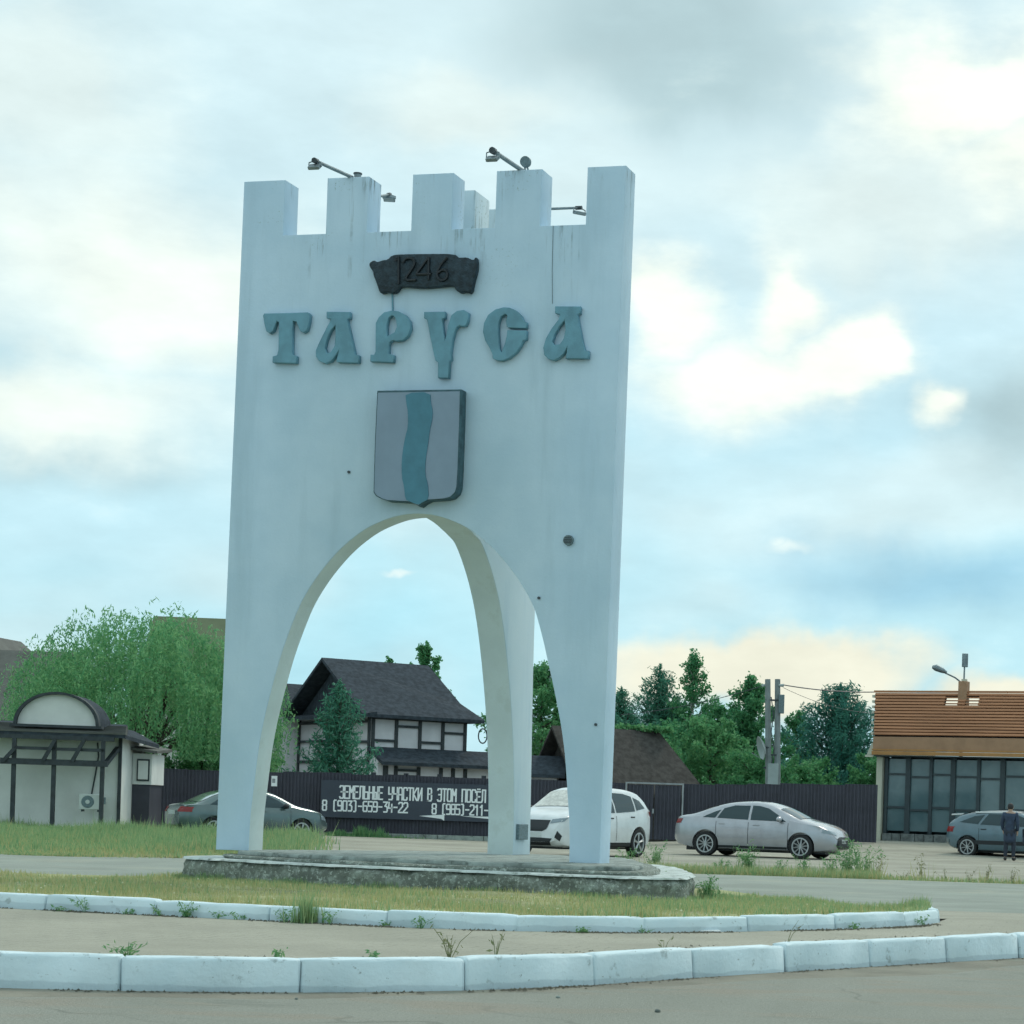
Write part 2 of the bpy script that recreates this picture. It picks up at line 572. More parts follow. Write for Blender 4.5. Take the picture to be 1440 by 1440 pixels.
def kerb_mat():
    m, nt, b = newmat('whitewashed kerb')
    b.inputs['Roughness'].default_value = .85
    c = mixn(nt, mrange(nt, nz(nt, 2.5, 5., .6), .3, .7), (.60, .735, .785), (.68, .80, .84))
    sep = nt.nodes.new('ShaderNodeSeparateXYZ'); tc = nt.nodes.new('ShaderNodeTexCoord'); nt.links.new(tc.outputs['Object'], sep.inputs[0])
    # a darker band along the foot, its edge uneven
    ad = nt.nodes.new('ShaderNodeMath'); ad.operation = 'ADD'
    nt.links.new(mul(nt, nz(nt, 2.2, 4., .6, None, 'World'), .07), ad.inputs[0]); nt.links.new(sep.outputs[2], ad.inputs[1])
    c = mixn(nt, mul(nt, mrange(nt, ad.outputs[0], .150, .136), .5), c, (.40, .50, .55))
    c = mixn(nt, mul(nt, mrange(nt, nz(nt, 7., 6., .65, None, 'World'), .60, .70), .65), c, (.26, .32, .32))
    c = mixn(nt, mul(nt, mrange(nt, nz(nt, 28., 4., .7, None, 'World'), .64, .72), .7), c, (.20, .24, .23))
    nt.links.new(c, b.inputs['Base Color'])
    bump(nt, b, nz(nt, 22., 6., .65, None, 'World'), .35, .02)
    return m


M['whitewash'] = kerb_mat()


def spacing(a, b, dense_a, dense_b, n, m):
    return sorted(set(np.round(np.concatenate([np.linspace(dense_a, dense_b, n), -np.geomspace(1, -a + dense_a + 1, m) + dense_a + 1,
                                               np.geomspace(1, b - dense_b + 1, m) + dense_b - 1]), 3)))


def make_ground():
    xs = spacing(-1500, 1500, -45, 45, 61, 14)
    ys = spacing(-300, 2500, -10, 120, 66, 14)
    V = [(x, y, float(gz(x, y)) - .02) for y in ys for x in xs]
    n = len(xs)
    F = [(j * n + i, j * n + i + 1, (j + 1) * n + i + 1, (j + 1) * n + i) for j in range(len(ys) - 1) for i in range(n - 1)]
    o = mesh('ground', V, F, M['dirt'], smooth=180)
    o['kind'] = 'structure'


make_ground()


def resample(pts, step, start=0.):
    P = np.array(pts, float)
    d = np.r_[0, np.cumsum(np.linalg.norm(np.diff(P, axis=0), axis=1))]
    t = np.arange(start, d[-1], step)
    return np.stack([np.interp(t, d, P[:, k]) for k in range(P.shape[1])], 1)


def catmull(pts, k=8):
    P = [np.array(p, float) for p in pts]
    P = [2 * P[0] - P[1]] + P + [2 * P[-1] - P[-2]]
    out = []
    for i in range(1, len(P) - 2):
        a, b, c, d = P[i - 1:i + 3]
        for t in np.linspace(0, 1, k, endpoint=False):
            out.append(.5 * (2 * b + (c - a) * t + (2 * a - 5 * b + 4 * c - d) * t * t + (3 * b - a - 3 * c + d) * t ** 3))
    out.append(P[-2])
    return np.array(out)


def offset_line(P, d):
    T = np.gradient(P, axis=0); T /= np.linalg.norm(T, axis=1)[:, None]
    return P + np.stack([-T[:, 1], T[:, 0]], 1) * d


OUTER = catmull([(-14, 12.35), (-11, 12.1), (-8, 11.97), (-5.5, 11.97), (-3.92, 12.07), (-2.94, 12.31), (-2.07, 12.78), (-1.4, 13.45), (-.87, 14.19),
                 (-.29, 14.96), (.35, 15.77), (1.47, 17.17), (2.83, 18.75), (5, 21.0), (8, 23.6), (13, 27)])
INNER = catmull([(-14, 19.6), (-11, 18.4), (-8.5, 17.6), (-6.45, 17.0), (-5.5, 16.72), (-4.46, 16.42), (-3.87, 16.24), (-2.9, 16.0), (-1.85, 16.05),
                 (-1.02, 16.48), (.03, 17.45), (.75, 18.35), (1.12, 19.2), (1.16, 20.0), (.95, 20.8)])
PAVE_Z, KERB_Z, INNER_Z = .19, .21, .312


def strip(name, A, B, za, zb, m, n=1, zfun=None):
    A = np.asarray(A); B = np.asarray(B)
    V = []; F = []
    for i in range(len(A)):
        for j in range(n + 1):
            s = j / n
            p = A[i] * (1 - s) + B[i] * s
            z = za * (1 - s) + zb * s if zfun is None else zfun(p[0], p[1], s)
            V.append((p[0], p[1], z))
    for i in range(len(A) - 1):
        for j in range(n):
            a = i * (n + 1) + j
            F.append((a, a + n + 1, a + n + 2, a + 1))
    o = mesh(name, V, F, m, smooth=180)
    o['kind'] = 'structure'
    return o


def even(P, n):
    d = np.r_[0, np.cumsum(np.linalg.norm(np.diff(P, axis=0), axis=1))]
    t = np.linspace(0, d[-1], n)
    return np.stack([np.interp(t, d, P[:, k]) for k in range(2)], 1)


A = even(OUTER, 90)
strip('road', np.stack([A[:, 0] * 1.0 + (A[:, 0] - A[:, 0].mean()) * 1.2, np.full(len(A), -30.)], 1), A + [0, .05], .0, .0, M['asphalt'], 6)
# pavement: between the two kerbs on the left, running out onto the rear road on the right
back = np.array([[x, np.interp(x, INNER[:105, 0], INNER[:105, 1]) + .05] if x < 1.05 else [x, 20. + (x - 1.05) * .9 if x < 5 else 23.5 + (x - 5) * .45] for x in A[:, 0]])
strip('pavement', offset_line(A, .1), back, PAVE_Z, PAVE_Z, M['paving'], 5)
# the pavement ramps down to the rear road behind the tip of the island
strip('pavement_ramp', [(-.2, 20.5), (1.0, 20.0), (3, 21.8), (5, 23.5), (9, 25.3), (13, 27.1)], [(-1.5, 25.2), (1.2, 25.6), (3.2, 25.4), (6, 26), (10, 28), (16, 31)], PAVE_Z - .003, .035, M['paving'], 4)
strip('rear_road', [(-60, 23.2), (-20, 24), (-9, 24.4), (0, 24.2), (10, 25), (30, 28), (60, 31)], [(-60, 36), (-20, 36.6), (-12, 38.1), (0, 38.2), (10, 37.6), (30, 37), (60, 36)], .025, .025, M['rear_asphalt'], 3)


def kerb(name, line, z0, z1, gap, w, label, start=0., stone=1.0, bev=.022):
    root = setting(name)
    tag(root, label)
    pts = resample(line, stone, start)
    meshes = {}
    for i in range(len(pts) - 1):
        p, q = pts[i], pts[i + 1]
        ln = float(np.linalg.norm(q - p)); key = round(ln, 2)
        h = z1 - z0 + .06
        if (key, i % 3) not in meshes:
            bm = bmesh.new()
            bm_box(bm, gap / 2, key - gap / 2, 0, w, 0, h)
            for v in bm.verts:                 # a battered front face
                if v.co.z > h * .5 and v.co.y < .01: v.co.y += .025
            bmesh.ops.subdivide_edges(bm, edges=[e for e in bm.edges if abs(e.verts[0].co.x - e.verts[1].co.x) > .4], cuts=7)
            es = [e for e in bm.edges if len(e.link_faces) == 2 and e.calc_face_angle(0) > .5]
            bmesh.ops.bevel(bm, geom=es, offset=bev, segments=3, affect='EDGES', profile=.5)
            rr = random.Random(i * 7 + 1)
            for v in bm.verts:
                v.co.z += rr.uniform(-.005, .004); v.co.y += rr.uniform(-.004, .004)
                if v.co.x < .04 or v.co.x > key - .04: v.co.x += rr.uniform(-.007, .007); v.co.z -= rr.uniform(0, .008) * (v.co.z > h * .7)
            me = bpy.data.meshes.new('kerb_stone'); bmesh.ops.recalc_face_normals(bm, faces=bm.faces[:])
            bm.to_mesh(me); bm.free()
            me.polygons.foreach_set('use_smooth', np.ones(len(me.polygons), bool))
            meshes[(key, i % 3)] = me
        o = link('kerb_stone', meshes[(key, i % 3)], M['whitewash'], root)
        o.location = (p[0], p[1], z0 - .06 + random.uniform(-.008, .006))
        o.rotation_euler = (random.uniform(-.012, .012), random.uniform(-.006, .006), math.atan2(q[1] - p[1], q[0] - p[0]) + random.uniform(-.008, .008))
    return root


M['gutter_dust'] = mat('brown gutter dust', (.225, .215, .175), .95, .18, 1.5, bmp=.5, bscale=60., dark=((.25, .27, .225), 1.2, .9))
OE = even(OUTER, 140)
wv = .30 + .16 * np.sin(OE[:, 0] * 1.3 + 1) + .10 * np.sin(OE[:, 0] * 3.7) + .25 * sst(-1.5, .5, OE[:, 0])
T_ = np.gradient(OE, axis=0); T_ /= np.linalg.norm(T_, axis=1)[:, None]
strip('gutter_dust', OE + [0, .02], OE - np.stack([-T_[:, 1], T_[:, 0]], 1) * wv[:, None], .012, -.004, M['gutter_dust'], 4)
M['crumb'] = mat('dark earth crumbs', (.085, .085, .065), .95, .4, 30.)


def crumbs(name, label, line, z, n, spread, size, off):
    i = rng.integers(0, len(line) - 1, n); f = rng.uniform(0, 1, n)[:, None]
    p = line[i] * (1 - f) + line[i + 1] * f
    clump = np.sin(p[:, 0] * 3.1) + np.sin(p[:, 0] * 7.7 + 2)
    k = rng.uniform(-1.2, 2.2, n) < clump
    p = p[k]; n = len(p)
    T = (line[i + 1] - line[i])[k]; T /= np.linalg.norm(T, axis=1)[:, None]
    d = np.abs(rng.normal(0, spread, n)) + off
    p = p - np.stack([-T[:, 1], T[:, 0]], 1) * d[:, None]
    s_ = rng.uniform(.3, 1., n)[:, None] * size
    base = np.c_[p, np.full(n, z)]
    V = np.stack([base + np.array(o) * s_ * rng.uniform(.6, 1.4, (n, 1)) for o in ((-1, -.5, -.1), (1, -.6, -.1), (.1, .9, -.1), (0, 0, .9))], 1).reshape(-1, 3)
    q = np.arange(n)[:, None] * 4
    F = np.concatenate([q + np.array(t) for t in ((0, 1, 3), (1, 2, 3), (2, 0, 3))])
    tag(npmesh(name, V, F, M['crumb']), label, 'dirt', kind='stuff')


crumbs('gutter_dirt', 'dark dirt crumbs along the foot of the outer kerb', OE, .008, 9000, .03, .014, .0)
crumbs('kerb_dirt', 'dark dirt and moss along the foot of the inner kerb', even(INNER, 120), PAVE_Z, 9000, .05, .015, .0)
crumbs('pavement_grit', 'grit scattered behind the outer kerb', offset_line(OE, .42), PAVE_Z, 2500, .16, .009, .0)

d_out = np.r_[0, np.cumsum(np.linalg.norm(np.diff(OUTER, axis=0), axis=1))]
i0 = int(np.argmin(np.linalg.norm(OUTER - np.array([-3.92, 12.07]), axis=1)))
kerb('outer_kerb', OUTER, 0., KERB_Z, .016, .16, 'whitewashed outer kerb along the front road', start=d_out[i0] % 1.0)
kerb('inner_kerb', INNER, PAVE_Z, INNER_Z, .006, .14, 'whitewashed inner kerb round the lawn', start=.35)

# the lawn on the island
LF = even(offset_line(INNER, .12), 60)
LB = even(catmull([(-15, 26.6), (-11, 26.0), (-8.6, 25.8), (-7.2, 27.2), (-4.5, 29.6), (-1.6, 27.8), (-.6, 25.6), (.2, 23.6), (.7, 22), (.9, 20.95)]), 60)


def lawn_z(x, y, s):
    return INNER_Z - .015 - .155 * min(s * 1.35, 1) + .025 * math.sin(x * 1.7 + y) * math.sin(y * 1.3) * (1 if 0 < s < 1 else 0)


strip('lawn', LF, LB, 0, 0, M['soil'], 14, lawn_z)
M['grass_dry'] = leafmat('dry lawn grass', (.56, .51, .27), (.36, .40, .18), .35)
M['grass'] = leafmat('rough green grass', (.19, .35, .17), (.38, .48, .24), .4)
M['weed'] = leafmat('weed leaves', (.09, .26, .12), (.25, .42, .18), .4)
M['weed_dry'] = leafmat('dry weed stalks', (.28, .27, .15), (.18, .21, .10), .2)
M['flower'] = mat('pale flower heads', (.62, .62, .42), .8, .1)


def blades(name, P, h, wdt, m, lean=.5, parent=None):
    """P (n,3) roots, h (n,) heights: one triangle per blade"""
    n = len(P)
    a = rng.uniform(0, 2 * PI, n); l = rng.uniform(0, lean, n) * h; b = rng.uniform(0, 2 * PI, n)
    dx = np.stack([np.cos(a), np.sin(a), np.zeros(n)], 1) * (np.asarray(wdt) / 2 * np.ones(n))[:, None]
    tip = P + np.stack([np.cos(b) * l, np.sin(b) * l, h], 1)
    V = np.stack([P - dx, P + dx, tip], 1).reshape(-1, 3)
    return npmesh(name, V, np.arange(3 * n).reshape(-1, 3), m, parent)


MON_LOC = (-4.695, 25.0, 0.0)
MON_ROT = -R(13.3)


def to_mon(x, y):
    dx, dy = x - MON_LOC[0], y - MON_LOC[1]
    c, s = math.cos(-MON_ROT), math.sin(-MON_ROT)
    return dx * c - dy * s, dx * s + dy * c


def lawn_grass():
    n = 120000
    t = rng.uniform(0, 58.99, n); s = rng.uniform(0, 1, n) ** 1.25
    i = t.astype(int); f = (t - i)[:, None]
    A_ = LF[i] * (1 - f) + LF[i + 1] * f; B_ = LB[i] * (1 - f) + LB[i + 1] * f
    p = A_ * (1 - s[:, None]) + B_ * s[:, None]
    z = np.array([lawn_z(x, y, q) for x, y, q in zip(p[:, 0], p[:, 1], s)]) - .01
    a, b = to_mon(p[:, 0], p[:, 1])
    keep = ~((np.abs(a - .35) < 3.2) & (b > np.interp(a, [-2.95, -2.5, -1.8, -1.0, 0, 1.0, 2.5, 3.6], [-.2, -.66, -.98, -1.25, -1.47, -1.61, -1.68, -1.4])) & (b < 3.6)) & (p[:, 0] > -11.5)
    patch = np.sin(p[:, 0] * 1.9 + 1.3 * np.sin(p[:, 1] * 1.1)) * np.sin(p[:, 1] * 1.6 + p[:, 0] * .6)
    keep &= rng.uniform(0, 1, n) < np.clip(.62 + .5 * patch, .2, 1)
    keep &= rng.uniform(0, 1, n) < np.linalg.norm(B_ - A_, axis=1) / 7.
    P = np.c_[p, z][keep]
    edge = (s[keep] < .05)
    h = rng.uniform(.025, .075, len(P)) * (1 + .5 * np.clip(patch[keep], 0, 1)) + edge * rng.uniform(0, .03, len(P))
    green = rng.uniform(0, 1, len(P)) < np.clip(.12 + .2 * patch[keep] + .36 * sst(-3.0, -.3, P[:, 0]), .04, .85)
    o = blades('lawn_grass', P[~green], h[~green], .012, M['grass_dry']); tag(o, 'short yellowed grass on the island lawn', 'grass', kind='stuff')
    o = blades('green_grass', P[green], h[green] * 1.15, .012, M['grass']); tag(o, 'green tufts scattered in the island lawn', 'grass', kind='stuff')
    # longer grass against the plinth
    q = []
    fx = [-2.95, -2.5, -1.8, -1.0, 0, 1.0, 2.5, 3.3, 3.6]; fb = [-.2, -.66, -.98, -1.25, -1.47, -1.61, -1.68, -1.66, -1.4]
    for k in range(3600):
        a_ = random.uniform(-2.95, 3.6); b_ = float(np.interp(a_, fx, fb)) - .02 - abs(random.gauss(0, .06))
        q.append((a_, b_))
    for k in range(700): q.append((3.62 + abs(random.gauss(0, .12)), random.uniform(-1.4, .4)))
    q = np.array(q)
    c, s_ = math.cos(MON_ROT), math.sin(MON_ROT)
    X = MON_LOC[0] + q[:, 0] * c - q[:, 1] * s_; Y = MON_LOC[1] + q[:, 0] * s_ + q[:, 1] * c
    hh = rng.uniform(.04, .10, len(q)) * (1 + .6 * (np.sin(q[:, 0] * 5.1) > .4))
    o = blades('tall_grass', np.c_[X, Y, np.full(len(X), .15)], hh * .8, .014, M['grass']); tag(o, 'longer grass growing along the foot of the plinth', 'grass', kind='stuff')
    # clover heads
    k = rng.choice(len(P), 170, replace=False)
    V = []; F = []
    for j in k:
        x, y, z = P[j]; r = random.uniform(.006, .013); z += random.uniform(.03, .06)
        b0 = len(V)
        V += [(x - r, y, z), (x, y - r, z), (x + r, y, z), (x, y + r, z), (x, y, z + r), (x, y, z - r * .6)]
        for e in range(4):
            F += [(b0 + e, b0 + (e + 1) % 4, b0 + 4), (b0 + (e + 1) % 4, b0 + e, b0 + 5)]
    o = mesh('clover', V, F, M['flower']); tag(o, 'pale clover heads dotted over the lawn', 'flowers', kind='stuff')


lawn_grass()

# rough grass behind, on the left
strip('rear_lawn', [(-60, 36.0), (-20, 36.6), (-14, 37.6), (-12.2, 38.4), (-10.9, 39.8)], [(-60, 63), (-26, 63), (-17, 62), (-15, 58), (-13.6, 54.0)], .035, .06, M['soil_green'], 6)


def rear_grass():
    n = 60000
    y = 36.8 + 24 * rng.uniform(0, 1, n) ** 1.15
    xr = np.interp(y, [36.8, 39.4, 54.5, 61], [-13, -9.9, -12.9, -15.5])
    xl = np.interp(y, [36.8, 61], [-16.2, -25.5])
    xr = xr + np.abs(rng.normal(0, .35, n)) * (rng.uniform(0, 1, n) < .35)
    x = xr + (xl - xr) * rng.uniform(0, 1, n) ** 1.1
    z = .03 + .02 * sst(38, 62, y)
    pat = np.sin(x * 1.1 + np.sin(y * .7)) * np.sin(y * .5 + x * .3)
    h = rng.uniform(.06, .24, n) * (1 + .55 * pat) * np.where(rng.uniform(0, 1, n) < .04, 1.7, 1.) * (.45 + .75 * sst(37, 46, y))
    P = np.c_[x, y, z]
    bare = rng.uniform(0, 1, n) < .75 * sst(.1, .6, np.sin(x * 1.7 + 1.3 * np.sin(y * .9)) * np.sin(y * 1.1 + x * .5)) * (1 - sst(44, 52, y))
    P, h, x, y = P[~bare], h[~bare], x[~bare], y[~bare]; n = len(P)
    dry = rng.uniform(0, 1, n) < .35 * (1 - sst(38, 44, y)) + .18 + .22 * (np.sin(x * .8 + 2) * np.sin(y * .6) > .2)
    tag(blades('rough_grass', P[~dry], h[~dry], .035, M['grass']), 'rough green grass before the gatehouse and the parked car', 'grass', kind='stuff')
    tag(blades('dry_grass', P[dry], h[dry] * .8, .03, M['grass_dry']), 'dry grass at the edge of the rear road', 'grass', kind='stuff')


rear_grass()

# ------------------------------------------------------------------ the monument
mon = thing('gateway_monument', 'tall white three-legged gateway monument with battlements, letters and shield', 'monument', MON_LOC, MON_ROT)
ARCH = [(-2.154, .5), (-2.146, .887), (-2.11, 1.27), (-2.056, 1.773), (-1.97, 2.225), (-1.814, 2.824), (-1.653, 3.272), (-1.55, 3.501), (-1.419, 3.713), (-1.274, 3.902), (-1.096, 4.094), (-.915, 4.245), (-.719, 4.37), (-.487, 4.465), (-.30, 4.512), (-.115, 4.528)]
ARCH = [tuple(p) for p in catmull(ARCH, 3)]
ARCH_R = [(2 * float(np.interp(z, [2.8, 3.4, 4.528], [-.128, -.106, -.115])) - a, z) for a, z in ARCH[::-1]][1:]
TH = .36
TOPW, TOPM = 7.855, 8.515
lx = lambda z: -2.584 + (z - .5) * .0131
rx = lambda z: 2.269 + (z - .5) * .0075
CREN = [(rx(TOPM), TOPM), (1.865, TOPM), (1.862, TOPW), (1.305, TOPW), (1.308, TOPM), (.749, TOPM), (.746, TOPW), (.206, TOPW), (.209, TOPM), (-.301, TOPM), (-.304, TOPW),
        (-.865, TOPW), (-.862, TOPM), (-1.392, TOPM), (-1.395, TOPW), (-1.946, TOPW), (-1.943, TOPM), (lx(TOPM), TOPM)]
outline = [(lx(.5), .5)] + ARCH + ARCH_R + [(rx(.5), .5)] + CREN
M['reveal'] = mat('reveal paint with warm bounce', (.63, .72, .71), .8, .06, 1.5, bmp=.2, bscale=30., dark=((.42, .47, .42), 3., .3))  # warm light bounced off the ground is put into this colour
fw = prism('front_wall', outline, 0, TH, M['stucco'], mon, bev=.012, smooth=35)
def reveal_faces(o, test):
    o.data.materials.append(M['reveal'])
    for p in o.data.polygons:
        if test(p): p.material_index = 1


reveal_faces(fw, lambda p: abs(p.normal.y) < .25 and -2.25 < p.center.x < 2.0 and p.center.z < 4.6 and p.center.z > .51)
WING = [(.362, 4.525), (.60, 4.50), (.82, 4.455), (1.03, 4.405), (1.25, 4.33), (1.54, 4.09), (1.79, 3.80), (2.0, 3.45), (2.2, 2.96), (2.37, 2.42), (2.49, 1.9), (2.56, 1.4), (2.595, .95), (2.60, .5)]
WING = [tuple(p) for p in catmull(WING, 3)]
rw = prism('rear_wing', WING + [(3.19, .5), (3.11, 2.9), (3.06, TOPM), (2.6, TOPM), (2.6, TOPW), (1.95, TOPW), (1.95, TOPM), (1.5, TOPM), (1.5, TOPW), (1.15, TOPW), (1.15, TOPM), (.70, TOPM), (.70, TOPW), (.362, TOPW)], -.163, .2, M['stucco_pale'], mon, plane='yz', bev=.012, smooth=35)
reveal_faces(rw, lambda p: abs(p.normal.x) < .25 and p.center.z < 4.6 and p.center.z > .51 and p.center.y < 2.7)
LETTERS = {
'T':([(-2.124,6.908),(-1.835,6.906),(-1.557,6.908),(-1.528,6.884),(-1.534,6.788),(-1.559,6.692),(-1.606,6.666),(-1.641,6.681),(-1.666,6.720),(-1.701,6.800),(-1.745,6.810),(-1.748,6.722),(-1.742,6.414),(-1.684,6.394),(-1.684,6.306),(-1.995,6.319),(-1.995,6.393),(-1.938,6.406),(-1.923,6.471),(-1.928,6.797),(-1.953,6.815),(-1.975,6.763),(-1.998,6.696),(-2.043,6.667),(-2.086,6.691),(-2.112,6.766),(-2.137,6.881)],[]),
'A1':([(-1.315,6.909),(-1.014,6.898),(-1.011,6.821),(-1.045,6.815),(-1.034,6.758),(-0.974,6.547),(-0.931,6.393),(-0.882,6.386),(-0.884,6.294),(-1.146,6.304),(-1.173,6.317),(-1.149,6.402),(-1.138,6.455),(-1.183,6.385),(-1.242,6.316),(-1.313,6.295),(-1.394,6.328),(-1.434,6.378),(-1.439,6.452),(-1.392,6.556),(-1.330,6.678),(-1.276,6.773),(-1.253,6.823),(-1.312,6.832)],[(-1.195,6.748),(-1.254,6.685),(-1.303,6.572),(-1.323,6.485),(-1.295,6.421),(-1.245,6.427),(-1.198,6.500),(-1.191,6.622)]),
'P':([(-0.736,6.389),(-0.689,6.388),(-0.673,6.419),(-0.681,6.759),(-0.643,6.828),(-0.579,6.884),(-0.486,6.902),(-0.392,6.891),(-0.306,6.846),(-0.248,6.775),(-0.234,6.688),(-0.266,6.602),(-0.334,6.547),(-0.418,6.541),(-0.459,6.550),(-0.493,6.533),(-0.505,6.499),(-0.507,6.395),(-0.437,6.379),(-0.442,6.292),(-0.737,6.309)],[(-0.481,6.846),(-0.521,6.813),(-0.541,6.729),(-0.532,6.599),(-0.496,6.619),(-0.440,6.644),(-0.412,6.709),(-0.426,6.793),(-0.454,6.837)]),
'U':([(-0.074,6.875),(0.190,6.872),(0.192,6.799),(0.159,6.788),(0.170,6.678),(0.197,6.531),(0.214,6.591),(0.232,6.712),(0.269,6.828),(0.338,6.878),(0.421,6.888),(0.485,6.852),(0.477,6.758),(0.454,6.703),(0.408,6.695),(0.377,6.705),(0.344,6.688),(0.318,6.637),(0.294,6.534),(0.276,6.382),(0.288,6.313),(0.263,6.286),(0.258,6.096),(0.126,6.100),(0.120,6.282),(0.088,6.300),(0.072,6.352),(0.014,6.578),(-0.034,6.787),(-0.072,6.802)],[]),
'C':([(0.916,6.905),(0.816,6.884),(0.726,6.821),(0.678,6.727),(0.669,6.624),(0.699,6.525),(0.757,6.438),(0.796,6.363),(0.798,6.317),(0.845,6.292),(0.913,6.284),(1.003,6.313),(1.092,6.380),(1.149,6.464),(1.168,6.512),(1.209,6.528),(1.208,6.629),(0.970,6.641),(0.965,6.574),(0.946,6.489),(0.906,6.375),(0.882,6.422),(0.860,6.594),(0.858,6.714),(0.883,6.793),(0.937,6.827),(0.965,6.811),(0.949,6.746),(0.962,6.681),(0.984,6.665),(1.203,6.655),(1.208,6.723),(1.171,6.741),(1.138,6.802),(1.073,6.864),(0.989,6.900)],[]),
'A2':([(1.547,6.900),(1.855,6.892),(1.854,6.810),(1.826,6.802),(1.835,6.743),(1.900,6.469),(1.929,6.383),(1.974,6.379),(1.970,6.290),(1.695,6.296),(1.708,6.388),(1.714,6.435),(1.670,6.351),(1.613,6.301),(1.555,6.275),(1.482,6.295),(1.433,6.342),(1.418,6.428),(1.447,6.530),(1.515,6.648),(1.594,6.748),(1.611,6.809),(1.550,6.821)],[(1.668,6.738),(1.605,6.663),(1.554,6.578),(1.526,6.494),(1.554,6.456),(1.621,6.463),(1.664,6.525),(1.682,6.627)]),
}
PLAQUE= [(-0.786,7.467),(-0.724,7.502),(-0.690,7.473),(-0.618,7.496),(-0.549,7.502),(-0.500,7.551),(-0.395,7.559),(-0.083,7.554),(0.288,7.543),(0.330,7.500),(0.366,7.495),(0.450,7.499),(0.525,7.456),(0.554,7.503),(0.574,7.464),(0.574,7.337),(0.538,7.226),(0.515,7.073),(0.438,7.097),(0.377,7.083),(0.318,7.117),(0.288,7.175),(0.116,7.163),(-0.070,7.151),(-0.244,7.167),(-0.382,7.182),(-0.418,7.125),(-0.461,7.101),(-0.543,7.123),(-0.611,7.103),(-0.643,7.120),(-0.677,7.214),(-0.725,7.319),(-0.733,7.366),(-0.781,7.426)]
SHIELD= [(-0.594,5.944),(0.459,5.944),(0.462,5.589),(0.459,5.017),(0.453,4.812),(0.434,4.745),(0.371,4.688),(0.286,4.670),(0.090,4.658),(0.029,4.630),(-0.029,4.589),(-0.070,4.619),(-0.157,4.640),(-0.431,4.655),(-0.506,4.679),(-0.570,4.711),(-0.602,4.754),(-0.604,5.372)]
STRIPE= [(-0.230,5.935),(-0.220,5.826),(-0.192,5.710),(-0.186,5.526),(-0.213,5.423),(-0.234,5.308),(-0.253,5.136),(-0.247,4.928),(-0.212,4.813),(-0.192,4.661),(-0.150,4.640),(-0.023,4.591),(0.035,4.630),(0.106,4.660),(0.090,4.846),(0.050,4.949),(0.050,5.133),(0.075,5.305),(0.093,5.488),(0.120,5.614),(0.123,5.717),(0.095,5.809),(0.085,5.941)]
DIGITS = {
'1':[(-0.451,7.480),(-0.402,7.523),(-0.391,7.206)],
'2':[(-0.347,7.454),(-0.309,7.505),(-0.228,7.502),(-0.193,7.455),(-0.218,7.390),(-0.329,7.243),(-0.176,7.246)],
'4':[(-0.017,7.242),(-0.023,7.508),(-0.176,7.313),(0.014,7.309)],
'6':[(0.206,7.501),(0.131,7.417),(0.084,7.324),(0.099,7.256),(0.157,7.224),(0.220,7.262),(0.215,7.334),(0.155,7.361),(0.100,7.320)],
}
for k, word in (('T', 'letter T with flared serifs'), ('A1', 'first letter A, after the T'), ('P', 'Cyrillic letter er shaped like P'), ('U', 'letter shaped like Y, hanging lower than the rest'),
                ('C', 'round letter C with a slot'), ('A2', 'last letter A at the right end')):
    o_, h_ = LETTERS[k]
    q = curve_solid('letter', o_, h_ or None, -.001, -.075, M['letter'], mon, .007)
    q['label'] = 'raised grey-blue ' + word


def relief_plaque():
    pl = prism('year_plaque', smooth_poly(PLAQUE, 1), -.085, -.001, M['plaque'], mon, bev=.014, smooth=50)
    pl['label'] = 'dark scroll plaque with the year 1246'
    for k, pts in DIGITS.items():
        bm = bmesh.new()
        pp = [(a, -.094, z) for a, z in (smooth_poly(pts, 2, False) if k in '26' else pts)]
        if k == '4':
            for s0, s1 in ((0, 1), (1, 2), (2, 3)): bm_tube(bm, [pp[s0], pp[s1]], .017, 6)
        else:
            bm_tube(bm, pp, .017, 6)
        bme('digit', bm, M['digit'], pl, 60)


relief_plaque()
sh = prism('shield', SHIELD, -.165, -.001, M['shield_side'], mon, bev=.01)
sh['label'] = 'shield with grey field and wavy teal stripe'
cxs = sum(p[0] for p in SHIELD) / len(SHIELD); czs = sum(p[1] for p in SHIELD) / len(SHIELD)
inset = [(cxs + (a - cxs) * .972, czs + (z - czs) * .975) for a, z in SHIELD]
prism('field', inset, -.17, -.1655, M['shield'], sh)
prism('wavy_stripe', [(cxs + (a - cxs) * .985, czs + (z - czs) * .974) for a, z in smooth_poly(STRIPE, 1)], -.178, -.1705, M['river'], sh)

bm = bmesh.new()
bm_tube(bm, [(1.778, -.002, 4.211), (1.778, -.035, 4.211)], [.062, .058], 20)
vent = bme('round_vent', bm, M['vent'], mon, 40)
for k in (-.03, -.01, .01, .03): box('louvre', 1.778 - math.sqrt(.05 ** 2 - k * k), 1.778 + math.sqrt(.05 ** 2 - k * k), -.041, -.0355, 4.205 + k, 4.213 + k, M['darksteel'], vent)
for a, z in ((-.995, 5.019), (1.435, 3.545), (2.175, 2.095)):
    tube('anchor_bolt', [(a, .0, z), (a, -.018, z)], .017, M['darksteel'], mon, 8)
tube('mounting_rod', [(-.512, -.012, 7.14), (-.495, -.012, 6.9)], .011, M['letter'], mon, 6)
box('meter_box', .201, .245, 2.66, 2.98, .70, .90, M['vent'], mon, .006)


